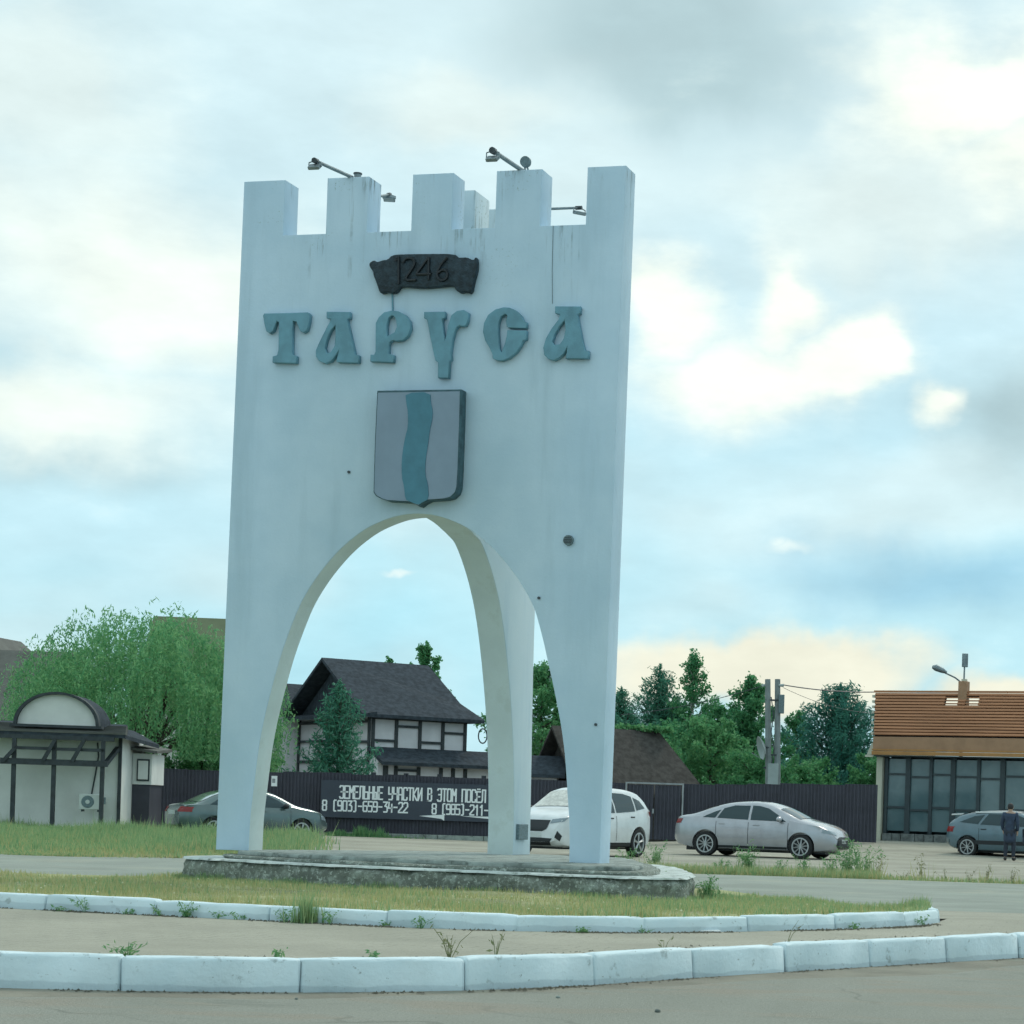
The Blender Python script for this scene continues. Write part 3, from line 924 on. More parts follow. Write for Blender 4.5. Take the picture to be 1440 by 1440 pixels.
def floodlight(label, p, q, drop, facing, rod=.022):
    """bracket arm from p to q, lamp head on a yoke below q"""
    t = thing('floodlight', label, 'floodlight', (0, 0, 0), 0, 'floodlights on the battlements')
    t.matrix_world = mon.matrix_world
    t.location = MON_LOC; t.rotation_euler = (0, 0, MON_ROT)
    p, q = Vector(p), Vector(q)
    t_ax = (q - p).normalized()
    tube('arm', [p - t_ax * .05, p + (q - p) * .55, q], [rod, rod, rod * .9], M['steel'], t, 8)
    tube('end_clamp', [q - t_ax * .05, q + t_ax * .03], rod * 1.5, M['darksteel'], t, 8)
    f = Vector(facing).normalized(); s = f.cross(Vector((0, 0, 1))).normalized()
    c = q + Vector((0, 0, -drop))
    bm = bmesh.new(); bm_tube(bm, [q + s * .005, q + s * .075 + Vector((0, 0, -.02)), c + s * .075], .008, 5); bm_tube(bm, [q - s * .005, q - s * .075 + Vector((0, 0, -.02)), c - s * .075], .008, 5)
    bme('yoke', bm, M['steel'], t)
    u = s.cross(f)
    Mx = Matrix(((s.x, f.x, u.x, c.x), (s.y, f.y, u.y, c.y), (s.z, f.z, u.z, c.z), (0, 0, 0, 1)))
    box('lamp_housing', -.07, .07, -.022, .018, -.05, .05, M['steel'], t, .008, Mx)
    box('lens', -.058, .058, .0185, .021, -.04, .04, M['lens'], t, 0, Mx)


M['lens'] = mat('lamp glass', (.35, .40, .42), .15, 0)
floodlight('floodlight on a bracket arm reaching forward over the second merlon', (-1.118, .05, TOPM + .02), (-1.047, -1.0, 8.40), .07, (0, .75, -1))
floodlight('floodlight on a bracket arm reaching forward over the fourth merlon', (1.014, .1, TOPM + .03), (1.068, -.9, 8.455), .09, (0, .75, -1), .026)
floodlight('small floodlight poking out behind the second merlon', (-.93, .37, 8.38), (-.99, .85, 8.55), .05, (.1, -.3, -1), .016)
floodlight('floodlight on a level arm beside the rightmost merlon', (.85, 1.0, 8.345), (1.417, 1.0, 8.345), .065, (-.2, .2, -1), .016)
t = thing('junction_box', 'small cylindrical junction box on top of the second merlon', 'junction box', MON_LOC, MON_ROT)
tube('can', [(-1.075, .15, TOPM - .002), (-1.075, .15, TOPM + .075)], .042, M['steel'], t, 14)
tube('cap', [(-1.075, .15, TOPM + .0755), (-1.075, .15, TOPM + .09)], .052, M['darksteel'], t, 14)
t = thing('round_lamp', 'round lamp on a short stand on top of the fourth merlon', 'lamp', MON_LOC, MON_ROT)
tube('stand', [(1.0, .25, TOPM - .002), (1.0, .25, TOPM + .1)], .012, M['steel'], t, 6)
tube('stand', [(1.07, .25, TOPM - .002), (1.03, .25, TOPM + .1)], .012, M['steel'], t, 6)
tube('lamp_head', [(1.012, .21, 8.68), (1.012, .25, 8.68), (1.012, .31, 8.68)], [.062, .066, .04], M['vent'], t, 18)
cp = bpy.data.objects  # thin cable down the front of the fourth merlon gap
tube('cable', [(1.47, -.006, 7.85), (1.475, -.006, 7.3), (1.49, -.006, 6.95)], .003, M['vent'], mon, 5)

# the plinth
def plinth_outline(a0, a1, b0l, b0r, b1, r, n=7, bow=0.):
    """rounded outline, front edge running from b0l at the left to b0r at the right"""
    c = [(a0, b0l), (a1, b0r), (a1 * .55, b1), (a0 * .55, b1)]
    out = []
    for i in range(4):
        p0, p1, p2 = (Vector((*c[(i + k) % 4], 0)) for k in (-1, 0, 1))
        d0 = (p0 - p1).normalized(); d2 = (p2 - p1).normalized()
        A_, B_ = p1 + d0 * r, p1 + d2 * r
        for k in range(n + 1):
            t_ = k / n
            p = A_ * (1 - t_) ** 2 + p1 * 2 * t_ * (1 - t_) + B_ * t_ * t_
            out.append((p.x, p.y))
        nx = c[(i + 1) % 4]
        q2 = Vector((*nx, 0)) + (p1 - Vector((*nx, 0))).normalized() * r
        m_ = max(2, int((q2 - B_).length / .18))
        for k in range(1, m_):
            p = B_.lerp(q2, k / m_); out.append((p.x, p.y))
    return out


def rough_slab(name, outline, z0, z1, m, parent, amp, rings=4, seed=1):
    rr = random.Random(seed)
    bm = bmesh.new()
    R_ = []
    n = len(outline)
    ph = [rr.uniform(0, 6.28) for _ in range(6)]
    for j in range(rings + 1):
        z = z0 + (z1 - z0) * j / rings
        ring = []
        for i, (a, b) in enumerate(outline):
            k = amp * (math.sin(i * .9 + ph[0] + j) * .4 + rr.uniform(-.6, .6))
            if j == rings: k -= amp * .9
            pa, pb = outline[i - 1], outline[(i + 1) % n]
            tx, ty = pb[0] - pa[0], pb[1] - pa[1]; l = math.hypot(tx, ty)
            ring.append(bm.verts.new((a + ty / l * k, b - tx / l * k, z + (rr.uniform(-.3, .3) * amp if 0 < j < rings else rr.uniform(-.15, .15) * amp))))
        R_.append(ring)
    for j in range(rings):
        for i in range(n): bm.faces.new((R_[j][i], R_[j][(i + 1) % n], R_[j + 1][(i + 1) % n], R_[j + 1][i]))
    f = bm.faces.new(R_[-1]); bmesh.ops.triangulate(bm, faces=[f])
    return bme(name, bm, m, parent, 70)


def moss_mat():
    m, nt, b = newmat('stained plinth concrete')
    b.inputs['Roughness'].default_value = .95
    c = mixn(nt, mrange(nt, nz(nt, 2.2, 6., .65), .35, .65), (.14, .162, .142), (.215, .24, .21))
    c = mixn(nt, mul(nt, mrange(nt, nz(nt, 9., 6., .7), .48, .60), .85), c, (.32, .37, .33))
    c = mixn(nt, mul(nt, mrange(nt, nz(nt, 22., 4., .7), .55, .64), .85), c, (.52, .58, .53))
    c = mixn(nt, mul(nt, mrange(nt, nz(nt, 5., 5., .7), .58, .70), .7), c, (.06, .08, .065))
    nt.links.new(c, b.inputs['Base Color'])
    bump(nt, b, nz(nt, 16., 6., .7), 1.0, .03)
    return m


M['moss'] = moss_mat()
M['lit_rim'] = mat('flaking whitewash with caught light', (.50, .56, .54), .9, .18, 5., bmp=.5, bscale=30., dark=((.13, .16, .14), 7., .9))  # whitewash remnants plus light catching the top edge, painted as a pale rim
pl = thing('monument_plinth', 'low stained concrete plinth with rounded ends under the gateway monument', 'plinth', MON_LOC, MON_ROT)
PO = [(-2.92, .3), (-2.86, -.25), (-2.5, -.66), (-1.8, -.98), (-1.0, -1.25), (0, -1.47), (1.0, -1.61), (2.5, -1.68), (3.3, -1.66), (3.62, -1.4), (3.58, -.7), (3.2, .6), (2.1, 3.3), (1.3, 4.0), (-.9, 4.0), (-1.7, 3.3), (-2.7, 1.2)]


def ring_outline(k, ca=.3, cb=.9, shift=0.):
    P_ = [(ca + (a - ca) * k, cb + (b - cb) * k + shift) for a, b in PO]
    q = catmull(P_ + P_[:2], 8)[:-8]
    q = resample(np.vstack([q, q[:1]]), .13)
    return [tuple(p) for p in q]


rough_slab('lower_slab', ring_outline(1.), .02, .392, M['moss'], pl, .034, 6, 3)
rough_slab('lit_rim', ring_outline(1.003), .394, .414, M['lit_rim'], pl, .02, 1, 5)  # thin pale band painting the light along the slab's top edge
rough_slab('upper_slab', ring_outline(.86, .2, .9), .4155, .455, M['moss'], pl, .022, 2, 8)
rough_slab('top_slab', ring_outline(.80, .05, .95), .457, .503, M['concrete'], pl, .015, 2, 9)

# ------------------------------------------------------------------ fence, gate and banner
M['fence'] = mat('dark profiled sheet', (.052, .054, .072), .55, .14, 1.5, spec=.3)
M['fence_post'] = mat('dark fence rail', (.022, .028, .04), .5, .1)
M['banner'] = mat('dark banner vinyl', (.040, .052, .075), .55, .08)
M['white_print'] = mat('white print', (.80, .84, .85), .6, .05)
M['gate_frame'] = mat('pale gate frame', (.27, .30, .32), .6, .15)
M['roof_dark'] = mat('dark bitumen shingles', (.044, .056, .070), .9, .3, 5., bmp=.5, bscale=14., spec=.15)
M['timber'] = mat('dark stained timber', (.035, .045, .052), .7, .25, 6.)
M['house_wall'] = mat('pale lilac render', (.66, .66, .70), .85, .07, 1.5, bmp=.2)
M['white_wall'] = mat('white render wall', (.68, .70, .68), .85, .07, 1.2, bmp=.2)
FY = 70.


def corrugated(width, height, pitch=.115, depth=.028):
    n = int(round(width / pitch)); p = width / n
    xs, ys = [], []
    for i in range(n):
        for t, d in ((0, 0), (.32, 0), (.44, 1), (.86, 1), (.98, 0)):
            xs.append(i * p + t * p); ys.append(-d * depth)
    xs.append(width); ys.append(0)
    V = [(x, y, z) for z in (0, height) for x, y in zip(xs, ys)]
    k = len(xs)
    return V, [(i, i + 1, k + i + 1, k + i) for i in range(k - 1)]


sheet_cache = {}


def fence_run(label, x0, x1, z, h, n, y=FY, step=0., y1=None):
    t = thing('sheet_fence', label, 'fence', (x0, y, 0), math.atan2((y1 or y) - y, x1 - x0), 'dark sheet fence before the houses')
    L_ = math.hypot(x1 - x0, (y1 or y) - y)
    w = L_ / n
    key = (round(w, 3), round(h, 2))
    if key not in sheet_cache:
        V, F = corrugated(w + .01, h)
        me = bpy.data.meshes.new('sheet'); me.from_pydata(V, [], F); me.update(); me.materials.append(M['fence'])
        sheet_cache[key] = me
    for i in range(n):
        zg = float(gz(x0 + (i + .5) * w, y))
        o = link('sheet', sheet_cache[key], None, t)
        o.location = (i * w, 0, zg * .8 + z + random.uniform(-.02, .02))
        if i % 2 == 0: box('post', i * w - .03, i * w + .03, .02, .08, zg - .1, zg + z + h - .05, M['fence_post'], t)
    for zz in (.35, h - .3): bar('rail', (0, .04, z + zz + .05), (L_, .04, z + zz + .05 + (.0)), .05, .04, M['fence_post'], t)
    return t


fence_run('dark corrugated sheet fence left of the monument, below the willow', -23.6, -17.6, .06, 1.93, 6, y=69.2, y1=70)
f2 = fence_run('dark corrugated sheet fence carrying the white lettering', -17.58, -6.35, .05, 1.98, 10)
fence_run('dark corrugated sheet fence behind the silver saloon, from gate to shop', -4.46, 1.93, .06, 1.90, 6, y=FY + .05)
# roof tiles of the gate lodge peep over the fence here, posts with small caps
for x in (-14.62, -13.55, -12.45, -11.0):
    box('post_cap', x + 17.58 - .07, x + 17.58 + .07, .0, .12, 2.03, 2.12, M['fence_post'], f2)

gt = thing('sheet_gate', 'dark corrugated double gate in a pale frame, beside the white car', 'gate', (-6.3, FY - .08, 0))
for i in range(2):
    V, F = corrugated(.86, 1.78)
    o = mesh('leaf', [(x + .04 + i * .9, y, z + .2) for x, y, z in V], F, M['fence'], gt)
for x in (0., 1.86): box('frame_post', x - .025, x + .025, -.05, .03, .1, 2.06, M['gate_frame'], gt)
box('frame_rail', .026, 1.834, -.05, .03, 2.01, 2.06, M['gate_frame'], gt)
box('handle', .87, .93, -.07, -.04, 1.05, 1.2, M['gate_frame'], gt)

# plinth strip at the foot of the fence
fp = thing('fence_footing', 'low pale concrete footing under the lettered fence', 'footing', (0, FY - .12, 0))
for i in range(6):
    box('footing_block', -15.4 + i * 1.5, -13.92 + i * 1.5, -.1, .1, -.05, .13, M['concrete'], fp, .01)

# stroke lettering on the banner
GL = {
 'З': [[(0, .9), (.15, 1), (.85, 1), (1, .88), (1, .62), (.8, .52), (.35, .52)], [(.8, .52), (1, .42), (1, .12), (.85, 0), (.15, 0), (0, .1)]],
 'Е': [[(1, 1), (0, 1), (0, 0), (1, 0)], [(0, .52), (.8, .52)]],
 'Ё': [[(1, .86), (0, .86), (0, 0), (1, 0)], [(0, .45), (.8, .45)], [(.2, 1.06), (.3, 1.06)], [(.7, 1.06), (.8, 1.06)]],
 'М': [[(0, 0), (0, 1), (.5, .5), (1, 1), (1, 0)]],
 'Л': [[(0, 0), (.2, .2), (.2, 1), (1, 1), (1, 0)]],
 'Ь': [[(0, 1), (0, 0), (1, 0), (1, .55), (0, .55)]],
 'Н': [[(0, 0), (0, 1)], [(1, 0), (1, 1)], [(0, .52), (1, .52)]],
 'Ы': [[(0, 1), (0, 0), (.58, 0), (.58, .55), (0, .55)], [(1, 0), (1, 1)]],
 'У': [[(0, 1), (0, .45), (1, .45)], [(1, 1), (1, .1), (.85, 0), (.1, 0)]],
 'Ч': [[(0, 1), (0, .48), (1, .48)], [(1, 1), (1, 0)]],
 'А': [[(0, 0), (0, .85), (.2, 1), (.8, 1), (1, .85), (1, 0)], [(0, .42), (1, .42)]],
 'С': [[(1, .8), (1, .9), (.85, 1), (.15, 1), (0, .88), (0, .12), (.15, 0), (.85, 0), (1, .1), (1, .2)]],
 'Т': [[(0, 1), (1, 1)], [(.5, 1), (.5, 0)]],
 'К': [[(0, 0), (0, 1)], [(1, 1), (.1, .5), (1, 0)]],
 'И': [[(0, 1), (0, 0), (1, 1), (1, 0)]],
 'В': [[(0, 0), (0, 1), (.8, 1), (.95, .88), (.95, .65), (.8, .54), (0, .54)], [(.8, .54), (1, .42), (1, .12), (.85, 0), (0, 0)]],
 'Э': [[(0, .9), (.15, 1), (.85, 1), (1, .88), (1, .12), (.85, 0), (.15, 0), (0, .1)], [(.3, .52), (1, .52)]],
 'О': [[(.15, 0), (0, .12), (0, .88), (.15, 1), (.85, 1), (1, .88), (1, .12), (.85, 0), (.15, 0)]],
 'П': [[(0, 0), (0, 1), (1, 1), (1, 0)]],
 '8': [[(.15, .53), (0, .65), (0, .9), (.15, 1), (.85, 1), (1, .9), (1, .65), (.85, .53), (.15, .53), (0, .4), (0, .1), (.15, 0), (.85, 0), (1, .1), (1, .4), (.85, .53)]],
 '(': [[(.8, 1.05), (.45, 1.05), (.3, .95), (.3, .05), (.45, -.05), (.8, -.05)]],
 ')': [[(.2, 1.05), (.55, 1.05), (.7, .95), (.7, .05), (.55, -.05), (.2, -.05)]],
 '9': [[(1, .5), (.1, .5), (0, .6), (0, .9), (.15, 1), (.85, 1), (1, .9), (1, .1), (.85, 0), (.1, 0)]],
 '0': [[(.15, 0), (0, .12), (0, .88), (.15, 1), (.85, 1), (1, .88), (1, .12), (.85, 0), (.15, 0)]],
 '3': [[(0, 1), (1, 1), (.4, .6), (.85, .55), (1, .42), (1, .12), (.85, 0), (.1, 0)]],
 '-': [[(.1, .5), (.9, .5)]],
 '6': [[(.9, 1), (.15, 1), (0, .88), (0, .12), (.15, 0), (.85, 0), (1, .12), (1, .45), (.85, .55), (0, .55)]],
 '5': [[(1, 1), (0, 1), (0, .56), (.85, .56), (1, .45), (1, .12), (.85, 0), (.05, 0)]],
 '4': [[(.1, 1), (0, .4), (1, .4)], [(.85, .8), (.85, 0)]],
 '2': [[(0, .88), (.15, 1), (.85, 1), (1, .88), (1, .6), (0, .12), (0, 0), (1, 0)]],
 '1': [[(.2, .8), (.6, 1), (.6, 0)]],
}


def lettering(text, x, z, cw, h, pitch, y, m, parent, th=.05):
    """flat printed characters, one object each"""
    for i, ch in enumerate(text):
        if ch == ' ': continue
        bm = bmesh.new()
        for k, st in enumerate(GL.get(ch, [])):
            pts = [(x + i * pitch + a * cw, z + b * h) for a, b in st]
            for j, (p, q) in enumerate(zip(pts[:-1], pts[1:])):
                d = Vector((q[0] - p[0], 0, q[1] - p[1])); l = d.length
                d /= l; s = Vector((-d.z, 0, d.x)) * th / 2
                yy = y - .0006 * ((j + k) % 4)
                a = Vector((p[0], yy, p[1])) - d * th * .4; b = Vector((q[0], yy, q[1])) + d * th * .4
                bm.faces.new([bm.verts.new(v) for v in (a - s, b - s, b + s, a + s)])
        bme('printed_character', bm, m, parent)


bn = thing('banner', 'dark banner on the fence with white land-plot lettering and phone numbers', 'banner', (0, FY - .16, 0))
b_ = box('cloth', -16.28, -10.4, .0, .02, .60, 1.82, M['banner'], bn)
lettering('ЗЕМЕЛЬНЫЕ УЧАСТКИ В ЭТОМ ПОСЁЛ', -15.66, 1.24, .118, .40, .1602, -.004, M['white_print'], bn)
lettering('8 (903)-659-34-22', -16.21, .83, .122, .32, .166, -.004, M['white_print'], bn)
lettering('8 (985)-211-', -12.62, .82, .122, .32, .155, -.004, M['white_print'], bn)
prism('arrow', [(-13.05, .735), (-12.22, .80), (-12.22, .60), (-12.32, .66)], -.004, -.001, M['white_print'], bn)
prism('arrow', [(-11.66, .77), (-10.72, .78), (-10.72, .70)], -.004, -.001, M['white_print'], bn)
nt_ = thing('notice', 'small white notice fixed to the fence left of the banner', 'notice', (-17.86, FY - .06, 1.73))
box('board', -.11, .11, -.01, .01, -.17, .17, M['white_print'], nt_)
box('print', -.05, .05, -.013, -.0105, -.06, .08, M['gate_frame'], nt_)

# ------------------------------------------------------------------ half-timbered house
def timber_house():
    t = thing('timbered_house', 'two-storey half-timbered house with dark hipped roof, seen through the arch', 'house', (-17.9, 85, 0), R(38))
    L_, Wd, EZ, RZ = 4.25, 6.7, 4.62, 6.85
    box('upper_wall', 0, L_, 0, Wd, 3.0, EZ, M['house_wall'], t)
    box('lower_wall', -.02, 6.3, -.75, Wd + .02, -.2, 3.0, M['house_wall'], t)
    prism('gable_wall', [(0, EZ + .001), (Wd, EZ + .001), (Wd / 2, RZ - .15)], .0, .12, M['roof_dark'], t, plane='yz')
    # main roof: gable to the left, hip with flared eaves to the right
    ov, th = .55, .14
    xr0, xr1 = -.65, 4.2
    ez = EZ - .12
    def slab(name, pts):
        bm = bmesh.new()
        lo = [bm.verts.new(p) for p in pts]; hi = [bm.verts.new((p[0], p[1], p[2] + th)) for p in pts]
        n = len(pts)
        bm.faces.new(lo[::-1]); bm.faces.new(hi)
        for i in range(n): bm.faces.new((lo[i], lo[(i + 1) % n], hi[(i + 1) % n], hi[i]))
        return bme(name, bm, M['roof_dark'], t)
    mid = Wd / 2
    slab('roof_slope', [(xr0, -ov, ez), (L_ + .55, -ov, ez), (L_ + .12, .75, ez + .68), (xr1, mid, RZ), (xr0, mid, RZ)])
    slab('roof_slope', [(xr0, Wd + ov, ez), (xr0, mid, RZ + .003), (xr1, mid, RZ + .003), (L_ + .12, Wd - .75, ez + .68), (L_ + .55, Wd + ov, ez)])
    slab('roof_hip', [(L_ + .55, -ov, ez + .004), (L_ + .55, Wd + ov, ez + .004), (L_ + .12, Wd - .75, ez + .684), (xr1, mid, RZ + .006), (L_ + .12, .75, ez + .684)])
    # lower eave across the gable front
    slab('gable_eave', [(-.75, -ov, ez - .05), (-.02, -ov, ez + .1), (-.02, Wd + ov, ez + .1), (-.75, Wd + ov, ez - .05)])
    # pent roof between the storeys on the long side
    slab('pent_roof', [(-.1, -1.25, 2.62), (6.7, -1.25, 2.62), (6.7, -.02, 3.22), (-.1, -.02, 3.22)])
    def beam(face, a0, z0, a1, z1, w=.13):
        if face == 'long': p, q, up = (a0, -.03, z0), (a1, -.03, z1), (0, 1, 0)
        elif face == 'low': p, q, up = (a0, -.78, z0), (a1, -.78, z1), (0, 1, 0)
        else: p, q, up = (-.05, a0, z0), (-.05, a1, z1), (1, 0, 0)
        bar('beam', p, q, w, .08, M['timber'], t, up)
    xs = [.08, 1.1, 2.15, 3.18, 4.2]
    for x in xs: beam('long', x, 3.05, x, EZ - .02)
    for (x0, x1), z in zip(zip(xs[:-1], xs[1:]), (3.62, 4.22, 3.62, 4.05)): beam('long', x0 + .06, z, x1 - .06, z, .1)
    beam('long', 0, EZ - .1, L_, EZ - .1, .12)
    xl = [.3, .75, 1.75, 2.75, 3.3, 3.85, 5.6]
    for i, x in enumerate(xl): beam('low', x, .2, x, 2.6, .14 if i else .2)
    beam('low', .82, 2.45, 1.68, 2.45, .1); beam('low', 1.82, 2.05, 3.23, 2.05, .1); beam('low', 3.92, 1.75, 5.53, 1.75, .1)
    ys = [.06, 1.9, 3.8, Wd - .06]
    for y in ys: beam('gable', y, .4, y, EZ - .02)
    for z in (2.75, EZ - .25): beam('gable', .12, z, Wd - .12, z, .12)
    beam('gable', .12, 3.55, 1.84, 3.55, .1); beam('gable', 1.96, 4.1, 3.74, 4.1, .1); beam('gable', 3.86, 3.6, Wd - .12, 3.6, .1)
    # a lower-storey window with bars
    w = box('window', .95, 1.6, -.79, -.76, 1.35, 2.3, M['white_wall'], t)
    for z in (2.05, 2.15, 2.22): box('slat', 1.1, 1.45, -.80, -.792, z, z + .03, M['timber'], w)
    # wrought ring under the right eave
    bm = bmesh.new(); bm_tube(bm, [(L_ + .62 + .20 * math.cos(k * PI / 8), -.3, 4.0 + .3 * math.sin(k * PI / 8)) for k in range(17)], .03, 6)
    bme('eave_ring', bm, M['timber'], t, 60)
    # chimneyless rear roof seen at the left
    slab('rear_roof', [(-1.6, Wd + .2, 4.6), (-1.6, Wd + 3.6, 6.1), (2.5, Wd + 3.6, 6.1), (2.5, Wd + .2, 4.6)])
    box('rear_wall', -1.2, 2.4, Wd + .03, Wd + 3.4, 0, 4.62, M['house_wall'], t)


timber_house()


def low_building(name, label, cat, loc, rz, L_, Wd, EZ, RZ, wall, roof, hip=0., ov=.4, windows=(), th=.12, door=None):
    """plain gabled or hipped house: wall, roof slopes, windows"""
    t = thing(name, label, cat, loc, rz)
    box('wall', 0, L_, 0, Wd, -.3, EZ, wall, t)
    mid = Wd / 2
    def slab(nm, pts):
        bm = bmesh.new()
        lo = [bm.verts.new(p) for p in pts]; hi = [bm.verts.new((p[0], p[1], p[2] + th)) for p in pts]
        n = len(pts)
        bm.faces.new(lo[::-1]); bm.faces.new(hi)
        for i in range(n): bm.faces.new((lo[i], lo[(i + 1) % n], hi[(i + 1) % n], hi[i]))
        return bme(nm, bm, roof, t)
    k = ov * (RZ - EZ) / mid
    x0, x1 = -ov, L_ + ov
    slab('roof_slope', [(x0, -ov, EZ - k), (x1, -ov, EZ - k), (x1 - hip, mid, RZ), (x0, mid, RZ)])
    slab('roof_slope', [(x1, Wd + ov, EZ - k), (x0, Wd + ov, EZ - k), (x0, mid, RZ + .003), (x1 - hip, mid, RZ + .003)])
    if hip: slab('roof_hip', [(x1, -ov, EZ - k + .004), (x1, Wd + ov, EZ - k + .004), (x1 - hip, mid, RZ + .005)])
    else: prism('gable', [(0, EZ + .001), (Wd, EZ + .001), (mid, RZ - .02)], L_ - .1, L_ - .001, wall, t, plane='yz')
    prism('gable', [(0, EZ + .001), (Wd, EZ + .001), (mid, RZ - .02)], .001, .1, wall, t, plane='yz')
    for (a, z, w, h) in windows:
        wi = box('window', a, a + w, -.05, -.003, z, z + h, M['timber'], t)
        box('pane', a + .06, a + w - .06, -.06, -.0515, z + .06, z + h - .06, M['glass_dark'], wi)
    return t


M['glass_dark'] = mat('dark window glass', (.03, .05, .06), .06, 0, spec=.8)
M['roof_brown'] = mat('dark brown shingles', (.066, .062, .058), .9, .28, 5., bmp=.5, bscale=14., spec=.15)
M['roof_olive'] = mat('olive brown roof sheet', (.13, .165, .09), .8, .15, .8, bmp=.3)
M['roof_grey'] = mat('grey brown roof', (.10, .105, .095), .8, .2, 2., bmp=.3)
# the low dark-roofed outbuilding right of the house
low_building('outbuilding', 'low dark outbuilding with hipped shingle roof behind the white car', 'outbuilding', (-8.35, 76.2, 0), R(33), 4.3, 3.4, 2.2, 4.0, M['roof_brown'], M['roof_brown'], hip=1.0, ov=.55)
low_building('side_shed', 'low shed with pale wall between the house and the outbuilding', 'shed', (-11.3, 76.5, 0), R(4), 1.9, 2.2, 2.35, 2.9, M['house_wall'], M['roof_dark'], ov=.3)
# house whose olive roof stands behind the willow
low_building('olive_roofed_house', 'house with olive brown roof half hidden behind the willow', 'house', (-27.9, 88.5, 0), R(6), 3.9, 7.0, 5.4, 8.75, M['white_wall'], M['roof_olive'], ov=.6, windows=((1.5, 2.8, 1.2, 1.4),))
# house at the left edge, steep grey roof with a small pale gable
low_building('gabled_house', 'house with steep grey-brown roof and small pale gable at the left edge', 'house', (-39.4, 77.5, 0), R(-4), 11.0, 6.5, 3.7, 6.3, M['roof_grey'], M['roof_grey'], ov=.5, windows=((7.2, 1.5, 1.0, 1.3),))
dm = thing('roof_dormer', 'small pale gable dormer above the grey roof at the left edge', 'dormer', (-32.6, 81.0, 0), R(-4))
prism('gable', [(-.2, 5.9), (1.7, 5.9), (.85, 6.85)], 0, .1, M['white_wall'], dm)
prism('roof_slope', [(-.45, 5.75), (.85, 6.87), (.85, 7.03), (-.6, 5.82)], -.2, 3.0, M['roof_grey'], dm)
prism('roof_slope', [(.852, 6.87), (2.15, 5.75), (2.3, 5.82), (.852, 7.03)], -.2, 3.0, M['roof_grey'], dm)

# ------------------------------------------------------------------ white gatehouse on the left
def gatehouse():
    t = thing('gatehouse', 'white gatehouse with arched dormer, dark timber porch and tiled eaves', 'gatehouse', (-23.6, 60.6, 0), R(8))
    # local x along the front, y back
    box('wall', -1.6, 3.64, 0, 3.6, -.2, 2.95, M['white_wall'], t)
    def slab(name, pts, th=.11, m=M['roof_dark']):
        bm = bmesh.new()
        lo = [bm.verts.new(p) for p in pts]; hi = [bm.verts.new((p[0], p[1], p[2] + th)) for p in pts]
        n = len(pts)
        bm.faces.new(lo[::-1]); bm.faces.new(hi)
        for i in range(n): bm.faces.new((lo[i], lo[(i + 1) % n], hi[(i + 1) % n], hi[i]))
        return bme(name, bm, m, t)
    slab('eaves_roof', [(-2.0, -.95, 2.72), (3.9, -.95, 2.72), (3.5, 1.6, 3.08), (-2.0, 1.6, 3.08)])
    slab('eaves_roof', [(3.9, -.9, 2.70), (4.2, 3.0, 2.55), (3.45, 3.0, 2.95), (3.4, .6, 2.95)])
    # courses of tiles along the eaves
    for k in range(7):
        yy = -.97 + k * .3; zz = 2.72 + .11 + (yy + .95) * .141
        box('tile_course', -2.0, 3.91 - k * .05, yy, yy + .28, zz - .01, zz + .035, M['roof_grey'], t)
    # arched dormer
    cx_, r0, zb = 1.92, 1.17, 3.05
    def arc(r, k=18, hscale=.80): return [(cx_ + r * math.cos(PI * i / k), zb + r * hscale * math.sin(PI * i / k)) for i in range(k + 1)]
    prism('dormer_panel', arc(1.08), -.35, -.3, M['white_wall'], t)
    ring = arc(r0) + arc(1.08)[::-1]
    prism('dormer_arch', ring, -.5, -.2, M['timber'], t, smooth=40)
    prism('dormer_vault', arc(1.16) , -.295, 1.4, M['roof_dark'], t, smooth=40)
    box('dormer_sill', cx_ - 1.25, cx_ + 1.25, -.55, -.15, zb - .08, zb - .002, M['timber'], t)
    # timber porch
    Y0 = -.9
    for x in (.9, 1.98, 3.3): bar('post', (x, Y0, -.1), (x, Y0, 2.7), .11, .11, M['timber'], t)
    bar('beam', (.55, Y0 - .06, 1.98), (3.45, Y0 - .06, 1.98), .17, .12, M['timber'], t)
    bar('beam', (.9, Y0 - .01, 2.36), (3.35, Y0 - .01, 2.36), .09, .09, M['timber'], t)
    bar('beam', (-.2, Y0, 2.68), (3.6, Y0, 2.68), .12, .12, M['timber'], t)
    for x in (1.72, 2.5): bar('brace', (x, Y0 - .13, 2.03), (x + .32, Y0 - .13, 2.66), .1, .08, M['timber'], t)
    bar('brace', (.62, Y0 - .13, 1.95), (.95, Y0 - .13, 2.35), .1, .08, M['timber'], t)
    bar('brace', (3.36, Y0, 1.95), (3.55, -.05, 2.45), .12, .12, M['timber'], t, (0, 0, 1))
    bar('corner_post', (3.62, -.04, -.1), (3.62, -.04, 2.75), .09, .09, M['timber'], t)
    # small glazed side room
    box('side_room', 3.65, 4.2, 1.8, 4.0, 1.45, 2.36, M['white_wall'], t)
    box('side_room_base', 3.65, 4.15, 1.85, 4.0, -.2, 1.445, M['fence'], t)
    w = box('window', 3.78, 4.14, 1.76, 1.795, 1.55, 2.2, M['timber'], t)
    box('pane', 3.82, 4.10, 1.745, 1.757, 1.6, 2.15, M['white_wall'], w)
    slab('side_roof', [(3.66, 1.4, 2.45), (4.4, 1.4, 2.36), (4.4, 4.2, 2.48), (3.66, 4.2, 2.6)], .08, M['roof_grey'])
    # wall-mounted cable to the cooling unit
    tube('cable', [(2.98, -.03, 2.6), (3.02, -.03, 2.2), (2.95, -.03, 1.7), (2.86, -.03, 1.12)], .022, M['timber'], t, 5)


